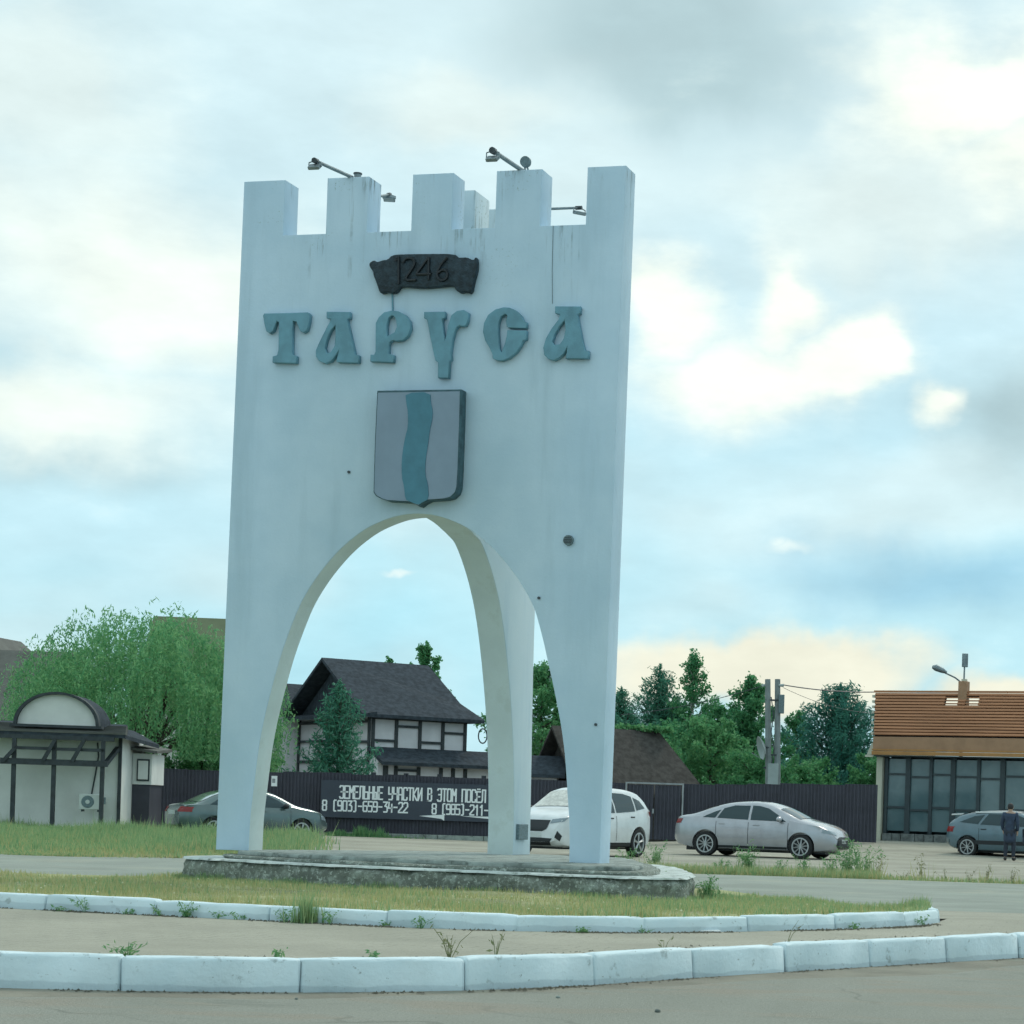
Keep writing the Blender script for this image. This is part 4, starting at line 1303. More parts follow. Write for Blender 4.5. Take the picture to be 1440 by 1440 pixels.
gatehouse()
ac = thing('air_conditioner', 'white air conditioner outdoor unit hanging on the gatehouse wall', 'air conditioner', (-20.62, 60.55, .68), R(8))
M['ac'] = mat('off-white metal casing', (.55, .60, .58), .5, .04)
box('casing', -.3, .3, -.22, .02, 0, .44, M['ac'], ac, .02)
bm = bmesh.new(); bm_tube(bm, [(-.06, -.222, .22), (-.06, -.24, .22)], [.175, .165], 20); bme('fan_grille', bm, M['vent'], ac, 40)
bm = bmesh.new(); bm_tube(bm, [(-.06, -.2405, .22), (-.06, -.25, .22)], .06, 12); bme('fan_hub', bm, M['ac'], ac, 40)
box('pipe_cover', .305, .40, -.15, -.02, .16, .36, M['vent'], ac, .01)
for x in (-.22, .22): box('bracket', x - .02, x + .02, -.2, .1, -.06, -.002, M['darksteel'], ac)

# ------------------------------------------------------------------ shop on the right
def shop():
    M['slat'] = mat('brown wooden slats', (.40, .185, .095), .75, .22, 4., stretch=(.15, 4, 4))
    M['slat_dark'] = mat('dark roof underlay', (.03, .02, .018), .9, .1)
    M['fascia'] = mat('brown fascia board', (.35, .205, .12), .65, .1, 2.)
    M['gutter'] = mat('orange brown gutter', (.40, .20, .065), .5, .12, 2.)
    M['pillar'] = mat('cream pillar', (.52, .53, .44), .8, .06)
    M['frame'] = mat('dark window frame', (.035, .055, .065), .5, .1)
    M['stone'] = mat('grey stone base', (.15, .17, .17), .9, .3, 6., bmp=.5)
    m, nt, b = newmat('tinted shop glass')
    b.inputs['Roughness'].default_value = .12; b.inputs['Specular IOR Level'].default_value = .7
    nt.links.new(mixn(nt, mrange(nt, nz(nt, .8, 4.), .35, .65), (.09, .155, .175), (.135, .205, .225)), b.inputs['Base Color'])
    M['shop_glass'] = m
    GZ = .36
    t = thing('shop', 'low shop with brown slatted roof and dark glass front at the right edge', 'shop', (2.05, 75.2, GZ), -R(24))
    Lx = 11.5
    box('core_wall', .3, Lx, .5, 6.0, -.4, 3.0, M['frame'], t)
    box('pillar', -.02, .2, -.05, .25, -.1, 2.92, M['pillar'], t, .01)
    # glass bays
    xs = [.30, 1.12, 1.98, 2.80, 3.74, 4.62, 5.55, 6.5, 7.5, 8.5, 9.5, 10.5]
    zs = [.3, 1.12, 2.28, 2.9]
    for i in range(len(xs) - 1):
        for j in range(3):
            dz = (.05, -.04, .06, 0., -.05)[i % 5] if j < 2 else 0
            z0_ = zs[j] + (0 if j == 0 else (.05, -.04, .06, 0., -.05)[i % 5]) + .04
            box('pane', xs[i] + .06, xs[i + 1] - .06, .18, .20, z0_, zs[j + 1] + dz - .035, M['shop_glass'], t)
        box('transom', xs[i] + .062, xs[i + 1] - .062, .12, .21, zs[1] + (.05, -.04, .06, 0., -.05)[i % 5] - .033, zs[1] + (.05, -.04, .06, 0., -.05)[i % 5] + .038, M['frame'], t)
        box('transom', xs[i] + .062, xs[i + 1] - .062, .12, .21, zs[2] + (.05, -.04, .06, 0., -.05)[i % 5] - .033, zs[2] + (.05, -.04, .06, 0., -.05)[i % 5] + .038, M['frame'], t)
    for i, x in enumerate(xs): box('mullion', x - .06 - .03 * (i % 2), x + .06 + .03 * (i % 2), .1, .24, .25, 2.92, M['frame'], t)
    # stone footing
    x = .25; rr = random.Random(4)
    while x < Lx:
        w = rr.uniform(.3, .55); box('footing_stone', x, x + w - .02, .0 + rr.uniform(0, .03), .3, -.15, .25 + rr.uniform(-.02, 0), M['stone'], t, .02); x += w
    # fascia and gutter
    box('fascia', -.02, Lx, -.42, -.34, 3.12, 3.62, M['fascia'], t)
    box('gutter', -.04, Lx, -.50, -.425, 2.98, 3.11, M['gutter'], t, .015)
    box('gutter_lip', -.04, Lx, -.47, -.425, 3.13, 3.19, M['gutter'], t)
    box('soffit', -.02, Lx, -.335, .5, 2.93, 2.975, M['frame'], t)
    # sloping slatted roof; slats stand off the underlay
    y0, z0, y1, z1 = -.40, 3.66, .45, 5.20
    n = 14
    def under(x0, x1, f0=0., f1=1.):
        p = [(y0 + .05 + (y1 - y0) * f0, z0 + (z1 - z0) * f0 - .02), (y0 + .05 + (y1 - y0) * f1, z0 + (z1 - z0) * f1 - .02)]
        prism('underlay', p + [(p[1][0] + .05, p[1][1] - .05), (p[0][0] + .05, p[0][1] - .05)], x0, x1, M['slat_dark'], t, plane='yz')
    under(0, 2.348); under(3.602, Lx); under(2.352, 3.598, 0, .738); under(2.352, 3.598, .942, 1.)
    under(2.842, 3.118, .74, .94)
    bm = bmesh.new()
    tri = [(0, y0 + .05, z0 - .02), (0, y1 + .05, z1 - .02), (-.34, y1 + .05, z1 - .02)]
    lo = [bm.verts.new(p) for p in tri]; hi = [bm.verts.new((p[0], p[1] + .05, p[2] - .05)) for p in tri]
    bm.faces.new(lo); bm.faces.new(hi[::-1])
    for i in range(3): bm.faces.new((lo[i], hi[i], hi[(i + 1) % 3], lo[(i + 1) % 3]))
    bme('underlay', bm, M['slat_dark'], t)
    for k in range(n):
        f = (k + .5) / n
        y = y0 + (y1 - y0) * f; z = z0 + (z1 - z0) * f
        Mx = Matrix.Translation((0, y, z)) @ Matrix.Rotation(math.atan2(z1 - z0, y1 - y0), 4, 'X')
        zlo = -.012 + rr.uniform(0, .008)
        parts = [(-.34 * f, 2.35, .043), (2.352, 2.838, .014), (2.84, 3.12, .043), (3.122, 3.6, .014), (3.602, Lx, .043)] if .74 < f < .94 else [(-.34 * f, Lx + rr.uniform(-.02, .02), .043)]
        for xa, xb, hw in parts: box('slat', xa, xb, -hw, hw, zlo, .045, M['slat'], t, .006, Mx)
    for k in range(8):   # stepped slat ends along the left verge
        f = (k + .5) / 8
        box('verge_slat', -.09 - .34 * f, -.004 - .34 * f, y0 + (y1 - y0) * f - .09, y0 + (y1 - y0) * f + .09, z0 + (z1 - z0) * f - .07, z0 + (z1 - z0) * f + .02, M['pillar'], t)
    # side eave towards the fence
    prism('side_eave', [(-.30, 2.98), (-.05, 3.0), (-.05, 3.40), (-.12, 3.40)], -.3, 5.8, M['pillar'], t)
    box('side_eave_board', -.34, -.05, -.36, -.305, 2.90, 2.975, M['pillar'], t)
    # back slope, open at the same place
    box('side_wall', .0, .28, .26, 6.0, -.3, 2.92, M['stone'], t)
    box('ridge', -.40, Lx, y1 - .03, y1 + .07, z1 + .02, z1 + .09, M['slat'], t)
    # chimney-like roof post between the two openings
    box('roof_post', 2.82, 3.14, .30, .62, 4.4, 5.62, M['fascia'], t, .02)
    box('post_cap', 2.9, 3.06, .4, .56, 5.622, 5.7, M['pillar'], t)


shop()
sl_ = thing('street_lamp', 'cobra-head street lamp on a short arm above the shop roof', 'street lamp', (4.98, 75.9, 0))
tube('pole', [(.06, 0, .3), (.03, 0, 6.1)], [.08, .05], M['steel'], sl_, 8)
tube('arm', [(.03, 0, 6.0), (-.25, -.05, 6.2), (-.72, -.1, 6.40)], .03, M['steel'], sl_, 8)
tube('lamp_head', [(-.55, -.1, 6.36), (-.72, -.1, 6.44), (-.95, -.12, 6.53), (-1.08, -.12, 6.55)], [.04, .10, .12, .05], M['steel'], sl_, 12, 60)
an = thing('antenna', 'thin mast with a small flat panel antenna behind the shop roof', 'antenna', (5.18, 78.2, 0))
tube('mast', [(-.02, 0, .3), (.03, 0, 6.9)], .03, M['steel'], an, 6)
box('panel', -.07, .15, -.06, .04, 6.75, 7.25, M['steel'], an, .015)
# kerb in front of the shop
sk = thing('shop_kerb', 'low grey kerb along the shop front', 'kerb', (2.05, 75.2, .36), -R(24))
for i in range(10): box('kerb_stone', -.9 + i * 1.2, .28 + i * 1.2, -1.25, -1.0, -.25, -.02, M['concrete'], sk, .015)

# ------------------------------------------------------------------ utility poles
M['pole'] = mat('grey concrete pole', (.22, .26, .265), .9, .12, 3., bmp=.3)
M['dish'] = mat('pale dish', (.33, .40, .40), .6, .08)
up = thing('utility_pole', 'pair of grey concrete utility poles with cross-ties behind the fence', 'utility pole', (-1.6, 74, 0))
tube('pole', [(-.06, 0, 0), (-.28, 0, 5.82)], [.125, .095], M['pole'], up, 8)
tube('pole', [(.22, .1, 0), (.06, .1, 5.84)], [.125, .095], M['pole'], up, 8)
for z in (5.1, 3.2, 2.75): bar('tie', (-.33, -.05, z), (.2, .05, z), .06, .06, M['darksteel'], up)
box('fuse_box', .12, .32, -.08, .14, 4.65, 5.3, M['vent'], up, .015)
box('cabinet', -.17, .19, -.2, -.02, 1.95, 2.9, M['dish'], up, .02)
tube('insulator', [(.1, 0, 5.62), (.28, -.02, 5.62)], [.03, .06], M['dish'], up, 8)
tube('insulator', [(-.3, 0, 5.64), (-.48, .0, 5.58)], [.03, .05], M['dish'], up, 8)
tube('hanging_cable', [(-.14, -.16, 5.2), (-.04, -.2, 4.6), (-.1, -.2, 4.0), (.02, -.2, 3.4), (-.05, -.22, 2.9)], .02, M['darksteel'], up, 5)
dsh = thing('satellite_dish', 'oval satellite dish on the left utility pole', 'satellite dish', (-1.92, 73.8, 3.45))
bm = bmesh.new()
rings = []
for j in range(6):
    r = j / 5
    rings.append([bm.verts.new((-.02 + .16 * (r * r), math.cos(k * PI / 10) * .34 * r, math.sin(k * PI / 10) * .42 * r)) for k in range(20)])
for j in range(5):
    for k in range(20): bm.faces.new((rings[j][k], rings[j][(k + 1) % 20], rings[j + 1][(k + 1) % 20], rings[j + 1][k]))
bmesh.ops.transform(bm, matrix=Matrix.Rotation(R(180 + 20), 4, 'Z') @ Matrix.Rotation(R(14), 4, 'Y'), verts=bm.verts[:])
bmesh.ops.solidify(bm, geom=bm.faces[:], thickness=.015)
bme('reflector', bm, M['dish'], dsh, 50)
tube('feed_arm', [(-.05, -.1, -.42), (-.42, -.32, -.22)], .014, M['steel'], dsh, 6)
tube('bracket', [(.0, .02, 0), (.22, .18, 0)], .03, M['darksteel'], dsh, 6)
w = thing('power_line', 'sagging power cable from the poles to the shop', 'cable', (0, 0, 0))
def wire(p, q, sag, r=.014, n=14):
    p, q = Vector(p), Vector(q)
    return [p.lerp(q, i / n) + Vector((0, 0, -4 * sag * (i / n) * (1 - i / n))) for i in range(n + 1)]
tube('cable', wire((-1.33, 73.98, 5.64), (1.9, 75.85, 5.6), .08), .022, M['darksteel'], w, 5)
w2 = thing('thin_wire', 'thin wire dropping right from the utility poles', 'cable', (0, 0, 0))
tube('cable', wire((-1.33, 74.1, 5.55), (2.35, 77.2, 4.9), .22), .008, M['darksteel'], w2, 4)
w3 = thing('service_wire', 'wire running left from the utility poles over the trees', 'cable', (0, 0, 0))
tube('cable', wire((-2.06, 74., 5.58), (-7.5, 80, 4.7), .15), .012, M['darksteel'], w3, 4)

# ------------------------------------------------------------------ cars
def paint(name, col, metal=.0, rough=.35):
    m, nt, b = newmat(name)
    b.inputs['Base Color'].default_value = (*col, 1); b.inputs['Metallic'].default_value = metal
    b.inputs['Roughness'].default_value = rough; b.inputs['Coat Weight'].default_value = .8; b.inputs['Coat Roughness'].default_value = .06
    c = mixn(nt, mrange(nt, nz(nt, 3., 5.), .35, .7), col, tuple(x * .86 for x in col))
    nt.links.new(c, b.inputs['Base Color'])
    return m


M['silver'] = paint('silver lilac paint', (.43, .445, .485), .45, .25)
M['car_white'] = paint('white car paint', (.70, .74, .76), 0., .3)
M['car_green'] = paint('dark grey green paint', (.11, .165, .17), .35, .22)
M['hatch_grey'] = paint('grey blue car paint', (.11, .18, .22), .3, .35)
M['car_glass'] = mat('car glass', (.018, .045, .055), .04, 0, spec=.5)
M['sky_reflection'] = mat('painted sky reflection', (.62, .68, .71), .1, 0, metal=.85)  # sky reflection put into a pale metallic colour, for rear window and roof
M['tyre'] = mat('tyre rubber', (.018, .02, .022), .85, .15, 20.)
M['rim'] = mat('alloy rim', (.45, .48, .50), .3, .05, metal=.6)
M['black_trim'] = mat('black plastic trim', (.015, .02, .025), .55, .1)
M['lamp_clear'] = mat('clear headlamp', (.22, .28, .32), .1, 0, spec=.8)
M['lamp_red'] = mat('red tail lamp', (.25, .02, .02), .2, 0)
M['plate'] = mat('number plate', (.55, .60, .60), .5, .05)
M['foil'] = mat('crumpled sunshade foil', (.62, .62, .58), .35, .2, 9., metal=.4, bmp=1., bscale=10.)


def gsmooth(y, k):
    if k < 1: return y
    ker = np.exp(-.5 * (np.arange(-3 * k, 3 * k + 1) / k) ** 2); ker /= ker.sum()
    yp = np.r_[np.full(3 * k, y[0]), y, np.full(3 * k, y[-1])]
    return np.convolve(yp, ker, 'valid')


def make_car(name, label, S, loc, heading, body_mat):
    """x forward, y left, z up; S holds the outline curves of one car"""
    t = thing(name, label, 'car', loc, heading, 'cars parked behind the monument')
    x0, x1 = S['x']
    N = 90
    e = .5 - .5 * np.cos(np.linspace(0, PI, N)); xs = x0 + (x1 - x0) * (.65 * np.linspace(0, 1, N) + .35 * e)
    f = lambda key, k=1: gsmooth(np.interp(xs, [p[0] for p in S[key]], [p[1] for p in S[key]]), k)
    top, bot, belt, wid = f('top', 2), f('bot', 1), f('belt', 3), f('wid', 2)
    tum = S.get('tum', .42)
    secs = []
    for i in range(N):
        zt, zb, w = top[i], bot[i], wid[i]
        zs = min(belt[i], zt - .035)
        wb = w * .965
        hg = zt - zs
        wt = max(wb - hg * tum, .3 * w)
        r = min(.09, hg * .45)
        L2 = zs - zb
        secs.append([(0, zb), (w * .80, zb), (w * .94, zb + .04), (w * .985, zb + .14 * L2 + .03), (w, zb + .45 * L2), (w * .997, zb + .68 * L2), (w * .99, zb + .86 * L2), (wb, zs),
                     (wb + (wt - wb) * .35 + .012, zs + (zt - zs) * .35), (wb + (wt - wb) * .7 + .015, zs + (zt - zs - r) * .72), (wt + .015, zt - r), (wt - .05, zt - r * .3), (wt * .72, zt + .004), (wt * .36, zt + .02), (0, zt + .025)])
    K = len(secs[0])
    V = []; F = []
    for i in range(N):
        for (y, z) in secs[i]: V.append((xs[i], -y, z))
        for (y, z) in secs[i][-2:0:-1]: V.append((xs[i], y, z))
    n = 2 * K - 2
    for i in range(N - 1):
        for k in range(n): F.append((i * n + k, i * n + (k + 1) % n, (i + 1) * n + (k + 1) % n, (i + 1) * n + k))
    F.append(tuple(range(n))[::-1]); F.append(tuple((N - 1) * n + k for k in range(n)))
    bm = bmesh.new()
    vs = [bm.verts.new(v) for v in V]
    for q in F: bm.faces.new([vs[k] for k in q])
    bmesh.ops.recalc_face_normals(bm, faces=bm.faces[:])
    bmesh.ops.triangulate(bm, faces=[q for q in bm.faces if len(q.verts) > 4])
    bvh = BVHTree.FromBMesh(bm)
    body = bme('body', bm, body_mat, t, 38)
    # wheel arches cut out of the shell
    dg_objs = []
    for wx in S['wheels']:
        for sgn in (-1, 1):
            cb = bmesh.new()
            wy = S['w'] * sgn
            bm_tube(cb, [(wx, wy * .70, S['r']), (wx, wy * 1.3, S['r'])], S['r'] + .055, 28)
            co = bme('cutter', cb); dg_objs.append(co)
            md = body.modifiers.new('b', 'BOOLEAN'); md.object = co; md.operation = 'DIFFERENCE'; md.solver = 'EXACT'
    for co in dg_objs:
        co.parent = body
    bpy.context.view_layer.update()
    dg = bpy.context.evaluated_depsgraph_get()
    me = bpy.data.meshes.new_from_object(body.evaluated_get(dg))
    body.modifiers.clear()
    old = body.data; body.data = me; bpy.data.meshes.remove(old)
    for co in dg_objs:
        m_ = co.data; bpy.data.objects.remove(co); bpy.data.meshes.remove(m_)
    me.materials.clear(); me.materials.append(body_mat)
    me.polygons.foreach_set('use_smooth', np.ones(len(me.polygons), bool)); me.set_sharp_from_angle(angle=R(38))

    def decal(nm, poly, m, view, off=.008, parent=t, cuts=3, thick=0.):
        """a panel lying on the body: outline given in the side / front / rear / top view"""
        b2 = bmesh.new()
        D = {'R': ((0, 1, 0), lambda a, b: (a, -3, b)), 'L': ((0, -1, 0), lambda a, b: (a, 3, b)), 'F': ((-1, 0, 0), lambda a, b: (4, a, b)), 'B': ((1, 0, 0), lambda a, b: (-4, a, b)), 'T': ((0, 0, -1), lambda a, b: (a, b, 4))}[view]
        fc = b2.faces.new([b2.verts.new(D[1](a, b)) for a, b in poly])
        bmesh.ops.triangulate(b2, faces=[fc])
        for _ in range(cuts): bmesh.ops.subdivide_edges(b2, edges=b2.edges[:], cuts=1, use_grid_fill=True)
        bmesh.ops.triangulate(b2, faces=b2.faces[:])
        dv = Vector(D[0])
        for v in b2.verts:
            h_, nn, _i, _d = bvh.ray_cast(v.co, dv)
            if h_ is None:
                h_, nn, _i, _d = bvh.find_nearest(v.co + dv * 2)
            if nn.dot(dv) > 0: nn = -nn
            v.co = h_ + nn * off
        me2 = bpy.data.meshes.new(nm); b2.to_mesh(me2); b2.free()
        return link(nm, me2, m, parent, 180)

    for sd_ in S.get('sides', 'RL'):
        for q in S['windows']: decal('side_window', q, M['car_glass'], sd_)
        for q in S.get('trim', []): decal('trim', q, M['black_trim'], sd_, .006)
        for (a, b) in S.get('handles', []):
            sg = -1 if sd_ == 'R' else 1
            h_, nn, _i, _d = bvh.ray_cast(Vector((a, 3 * sg, b)), Vector((0, -sg, 0)))
            box('door_handle', a - .09, a + .09, h_.y - .02, h_.y + .02, b - .015, b + .015, M.get(S.get('hm', ''), body_mat), t, .008)
        for (xa) in S.get('seams', []):
            decal('door_seam', [(xa - .007, S['seam_z'][0]), (xa + .007, S['seam_z'][0]), (xa + .007, S['seam_z'][1]), (xa - .007, S['seam_z'][1])], M['black_trim'], sd_, .004)
    for nm, q, mm, vw in S['panels']: decal(nm, q, M[mm], vw, .010 if mm != 'foil' else .012)
    # wheels
    for wx in S['wheels']:
        for sgn in (-1, 1):
            wy = sgn * (S['w'] - .115)
            rr_ = S['r']
            wb_ = bmesh.new()
            prof = [(.55, -.10), (.93, -.105), (1., -.075), (1., .075), (.94, .105), (.73, .105), (.70, .06)]
            nseg = 28
            rings = [[wb_.verts.new((math.cos(2 * PI * k / nseg) * rr_ * p, q * sgn, math.sin(2 * PI * k / nseg) * rr_ * p)) for k in range(nseg)] for p, q in prof]
            for a_ in range(len(prof) - 1):
                for k in range(nseg): wb_.faces.new((rings[a_][k], rings[a_][(k + 1) % nseg], rings[a_ + 1][(k + 1) % nseg], rings[a_ + 1][k]))
            wb_.faces.new(rings[0])
            wh = bme('wheel', wb_, M['tyre'], t, 40)
            wh.location = (wx, wy, rr_)
            rb = bmesh.new()      # rim: dish, hub and spokes
            bm_tube(rb, [(0, .055 * sgn, 0), (0, .06 * sgn, 0)], rr_ * .68, 28)
            bme('rim_dish', rb, M['black_trim'], wh)
            rb = bmesh.new()
            ro = [[rb.verts.new((math.cos(2 * PI * k / 28) * rr_ * p, q * sgn, math.sin(2 * PI * k / 28) * rr_ * p)) for k in range(28)] for p, q in ((.74, .098), (.74, .106), (.64, .106), (.64, .062))]
            for a_ in range(3):
                for k in range(28): rb.faces.new((ro[a_][k], ro[a_][(k + 1) % 28], ro[a_ + 1][(k + 1) % 28], ro[a_ + 1][k]))
            bm_tube(rb, [(0, .06 * sgn, 0), (0, .095 * sgn, 0)], rr_ * .16, 14)
            ns = S.get('spokes', 5)
            for k in range(ns):
                for dd in ((-.09, .09) if ns < 8 else (0,)):
                    an_ = 2 * PI * (k + .25) / ns
                    c_, s_ = math.cos(an_), math.sin(an_); c2, s2 = math.cos(an_ + dd), math.sin(an_ + dd)
                    bm_tube(rb, [(c_ * rr_ * .1, .085 * sgn, s_ * rr_ * .1), (c2 * rr_ * .68, .09 * sgn, s2 * rr_ * .68)], [rr_ * .06, rr_ * .05], 5)
            bme('rim', rb, M['rim'], wh, 40)
    # mirrors
    for sgn in (-1, 1):
        mx_, mz_ = S['mirror']
        h_, nn, _i, _d = bvh.ray_cast(Vector((mx_, 3 * sgn, mz_ - .03)), Vector((0, -sgn, 0)))
        mb = bmesh.new()
        bmesh.ops.create_uvsphere(mb, u_segments=12, v_segments=8, radius=1)
        for v in mb.verts:
            v.co = Vector((v.co.x * .075, v.co.y * .115, v.co.z * .075)) + Vector((mx_, h_.y + sgn * .13, mz_ + .01))
        mo = bme('mirror', mb, M.get(S.get('mm', ''), body_mat), t, 180)
        bar('mirror_stalk', (mx_, h_.y - sgn * .01, mz_ - .03), (mx_, h_.y + sgn * .1, mz_ - .02), .05, .03, M['black_trim'], mo, (0, 0, 1))
    # underside
    box('underbody', x0 + .35, x1 - .35, -S['w'] * .66, S['w'] * .66, S['clear'] - .03, S['clear'] + .25, M['black_trim'], t)
    return t


SALOON = dict(x=(-2.32, 2.32), w=.89, r=.325, clear=.17, wheels=(1.38, -1.32), spokes=10,
    top=[(-2.32, .60), (-2.30, .86), (-2.24, 1.0), (-2.10, 1.065), (-1.78, 1.10), (-1.15, 1.33), (-.75, 1.43), (-.2, 1.475), (.25, 1.455), (.62, 1.36), (1.30, 1.035), (1.75, .93), (2.08, .80), (2.24, .66), (2.31, .50), (2.32, .46)],
    bot=[(-2.32, .40), (-2.2, .28), (-1.7, .19), (1.8, .18), (2.2, .22), (2.32, .33)], belt=[(-2.32, 1.0), (-1.5, .98), (0, .94), (1.2, .92), (2.3, .80)],
    wid=[(-2.32, .52), (-2.26, .70), (-2.0, .84), (-1.4, .885), (0, .89), (1.4, .885), (1.9, .83), (2.2, .68), (2.32, .46)],
    windows=[[(-1.0, 1.02), (-.12, .99), (-.12, 1.365), (-.55, 1.36), (-.85, 1.28)], [(-.05, .99), (.95, .97), (.70, 1.14), (.42, 1.30), (.15, 1.365), (-.05, 1.37)], [(-1.42, 1.03), (-1.06, 1.02), (-.93, 1.24), (-1.1, 1.18)]],
    trim=[[(-.95, .24), (1.0, .24), (1.0, .30), (-.95, .30)]], seams=[-.10, 1.02, -1.02], seam_z=(.36, .93), handles=[(-.85, .87), (.12, .86)],
    mirror=(.80, 1.02),
    panels=[('windscreen', [(.72, -.62), (1.30, -.66), (1.30, .66), (.72, .62)], 'car_glass', 'T'), ('rear_window', [(-1.62, -.58), (-1.08, -.56), (-1.08, .56), (-1.62, .58)], 'car_glass', 'T'),
            ('headlight', [(-.40, .72), (-.78, .78), (-.80, .70), (-.42, .63)], 'lamp_clear', 'F'), ('headlight', [(.40, .72), (.42, .63), (.80, .70), (.78, .78)], 'lamp_clear', 'F'),
            ('grille', [(-.50, .56), (-.56, .36), (-.40, .28), (.40, .28), (.56, .36), (.50, .56), (.30, .60), (-.30, .60)], 'black_trim', 'F'),
            ('number_plate', [(-.26, .43), (.26, .43), (.26, .54), (-.26, .54)], 'plate', 'F'),
            ('tail_light', [(-.50, .84), (-.80, .86), (-.80, .98), (-.50, .93)], 'lamp_red', 'B'), ('tail_light', [(.50, .84), (.50, .93), (.80, .98), (.80, .86)], 'lamp_red', 'B')])
make_car('silver_saloon', 'silver saloon car parked nose right before the dark fence', SALOON, (-1.46, 57.4, -.02), R(-19), M['silver'])

CROSS = dict(x=(-2.17, 2.17), w=.91, r=.35, clear=.22, wheels=(1.33, -1.27), spokes=5, tum=.36, hm='black_trim', mm='black_trim',
    top=[(-2.17, .70), (-2.15, .98), (-2.08, 1.16), (-1.92, 1.30), (-1.6, 1.56), (-1.2, 1.64), (-.4, 1.67), (.15, 1.645), (.45, 1.56), (1.08, 1.14), (1.5, 1.06), (1.95, .97), (2.09, .86), (2.15, .66), (2.17, .56)],
    bot=[(-2.17, .46), (-2.0, .3), (-1.6, .23), (1.7, .22), (2.0, .26), (2.17, .36)], belt=[(-2.17, 1.10), (-1.3, 1.08), (0, 1.0), (1.1, .98), (2.17, .90)],
    wid=[(-2.17, .58), (-2.08, .76), (-1.8, .87), (-1.3, .905), (0, .90), (1.4, .905), (1.8, .86), (2.05, .76), (2.17, .60)],
    windows=[[(-.15, 1.07), (.95, 1.05), (.45, 1.42), (.2, 1.52), (-.15, 1.55)], [(-1.1, 1.12), (-.22, 1.07), (-.22, 1.55), (-.75, 1.54), (-1.1, 1.48)], [(-1.62, 1.2), (-1.17, 1.14), (-1.17, 1.46), (-1.45, 1.38)]],
    trim=[[(-.9, .24), (1.0, .24), (1.0, .36), (-.9, .36)]], seams=[-.18, .95], seam_z=(.4, 1.0), handles=[(-.95, .98), (.05, .94)], mirror=(.78, 1.12),
    panels=[('sunshade', [(.42, -.60), (1.06, -.68), (1.06, .68), (.42, .60)], 'foil', 'T'),
            ('grille', [(-.44, .86), (-.40, .66), (-.28, .60), (.28, .60), (.40, .66), (.44, .86)], 'black_trim', 'F'),
            ('headlight', [(-.47, .88), (-.45, .78), (-.76, .83), (-.80, .92)], 'lamp_clear', 'F'), ('headlight', [(.47, .88), (.80, .92), (.76, .83), (.45, .78)], 'lamp_clear', 'F'),
            ('number_plate', [(-.26, .46), (.26, .46), (.26, .57), (-.26, .57)], 'plate', 'F'),
            ('lower_grille', [(-.55, .44), (-.45, .28), (.45, .28), (.55, .44), (.27, .45), (-.27, .45)], 'black_trim', 'F'),
            ('fog_light', [(-.66, .62), (-.74, .50), (-.70, .38), (-.62, .46)], 'black_trim', 'F'), ('fog_light', [(.66, .62), (.62, .46), (.70, .38), (.74, .50)], 'black_trim', 'F'),
            ('rear_window', [(-2.0, -.62), (-1.68, -.58), (-1.68, .58), (-2.0, .62)], 'car_glass', 'T'),
            ('tail_light', [(-.60, 1.02), (-.82, 1.02), (-.82, 1.12), (-.60, 1.10)], 'lamp_red', 'B'), ('tail_light', [(.60, 1.02), (.60, 1.10), (.82, 1.12), (.82, 1.02)], 'lamp_red', 'B')])
make_car('white_crossover', 'white crossover with foil sunshade in the windscreen, behind the monument legs', CROSS, (-5.72, 51.6, -.02), R(270 - 25), M['car_white'])

COUPE = dict(x=(-2.2, 2.2), w=.86, r=.31, clear=.17, wheels=(1.3, -1.28), spokes=6, mm='black_trim',
    top=[(-2.2, .70), (-2.17, .88), (-2.05, .97), (-1.72, 1.0), (-1.2, 1.27), (-.8, 1.38), (-.2, 1.425), (.3, 1.40), (.62, 1.31), (1.2, 1.0), (1.7, .90), (2.02, .78), (2.16, .60), (2.2, .48)],
    bot=[(-2.2, .40), (-2.0, .26), (-1.6, .19), (1.7, .18), (2.05, .24), (2.2, .34)], belt=[(-2.2, .93), (0, .90), (1.2, .88), (2.2, .76)],
    wid=[(-2.2, .56), (-2.1, .72), (-1.8, .82), (0, .86), (1.5, .85), (1.9, .78), (2.2, .5)],
    windows=[[(-.95, .97), (-.12, .95), (-.12, 1.32), (-.6, 1.31), (-.85, 1.23)], [(-.05, .95), (.92, .93), (.62, 1.14), (.35, 1.27), (.1, 1.32), (-.05, 1.32)], [(-1.4, .98), (-1.02, .97), (-.93, 1.2), (-1.1, 1.15)]],
    trim=[], seams=[-.08, .96], seam_z=(.34, .88), handles=[(-.8, .82), (.15, .82)], mirror=(.78, .98),
    panels=[('windscreen', [(.66, -.58), (1.2, -.64), (1.2, .64), (.66, .58)], 'car_glass', 'T'), ('rear_window', [(-1.66, -.60), (-1.02, -.56), (-1.02, .56), (-1.66, .60)], 'sky_reflection', 'T'), ('roof_panel', [(-.95, -.54), (.5, -.54), (.5, .54), (-.95, .54)], 'sky_reflection', 'T'),  # rear window and roof panel carry the painted sky reflection
            ('headlight', [(-.42, .70), (-.74, .74), (-.74, .62), (-.44, .60)], 'lamp_clear', 'F'), ('headlight', [(.42, .70), (.44, .60), (.74, .62), (.74, .74)], 'lamp_clear', 'F'),
            ('grille', [(-.36, .60), (-.36, .48), (.36, .48), (.36, .60)], 'black_trim', 'F'), ('tail_light', [(-.45, .76), (-.78, .76), (-.78, .90), (-.45, .90)], 'lamp_red', 'B'), ('tail_light', [(.45, .76), (.45, .90), (.78, .90), (.78, .76)], 'lamp_red', 'B'), ('number_plate', [(-.26, .68), (.26, .68), (.26, .80), (-.26, .80)], 'plate', 'B')])
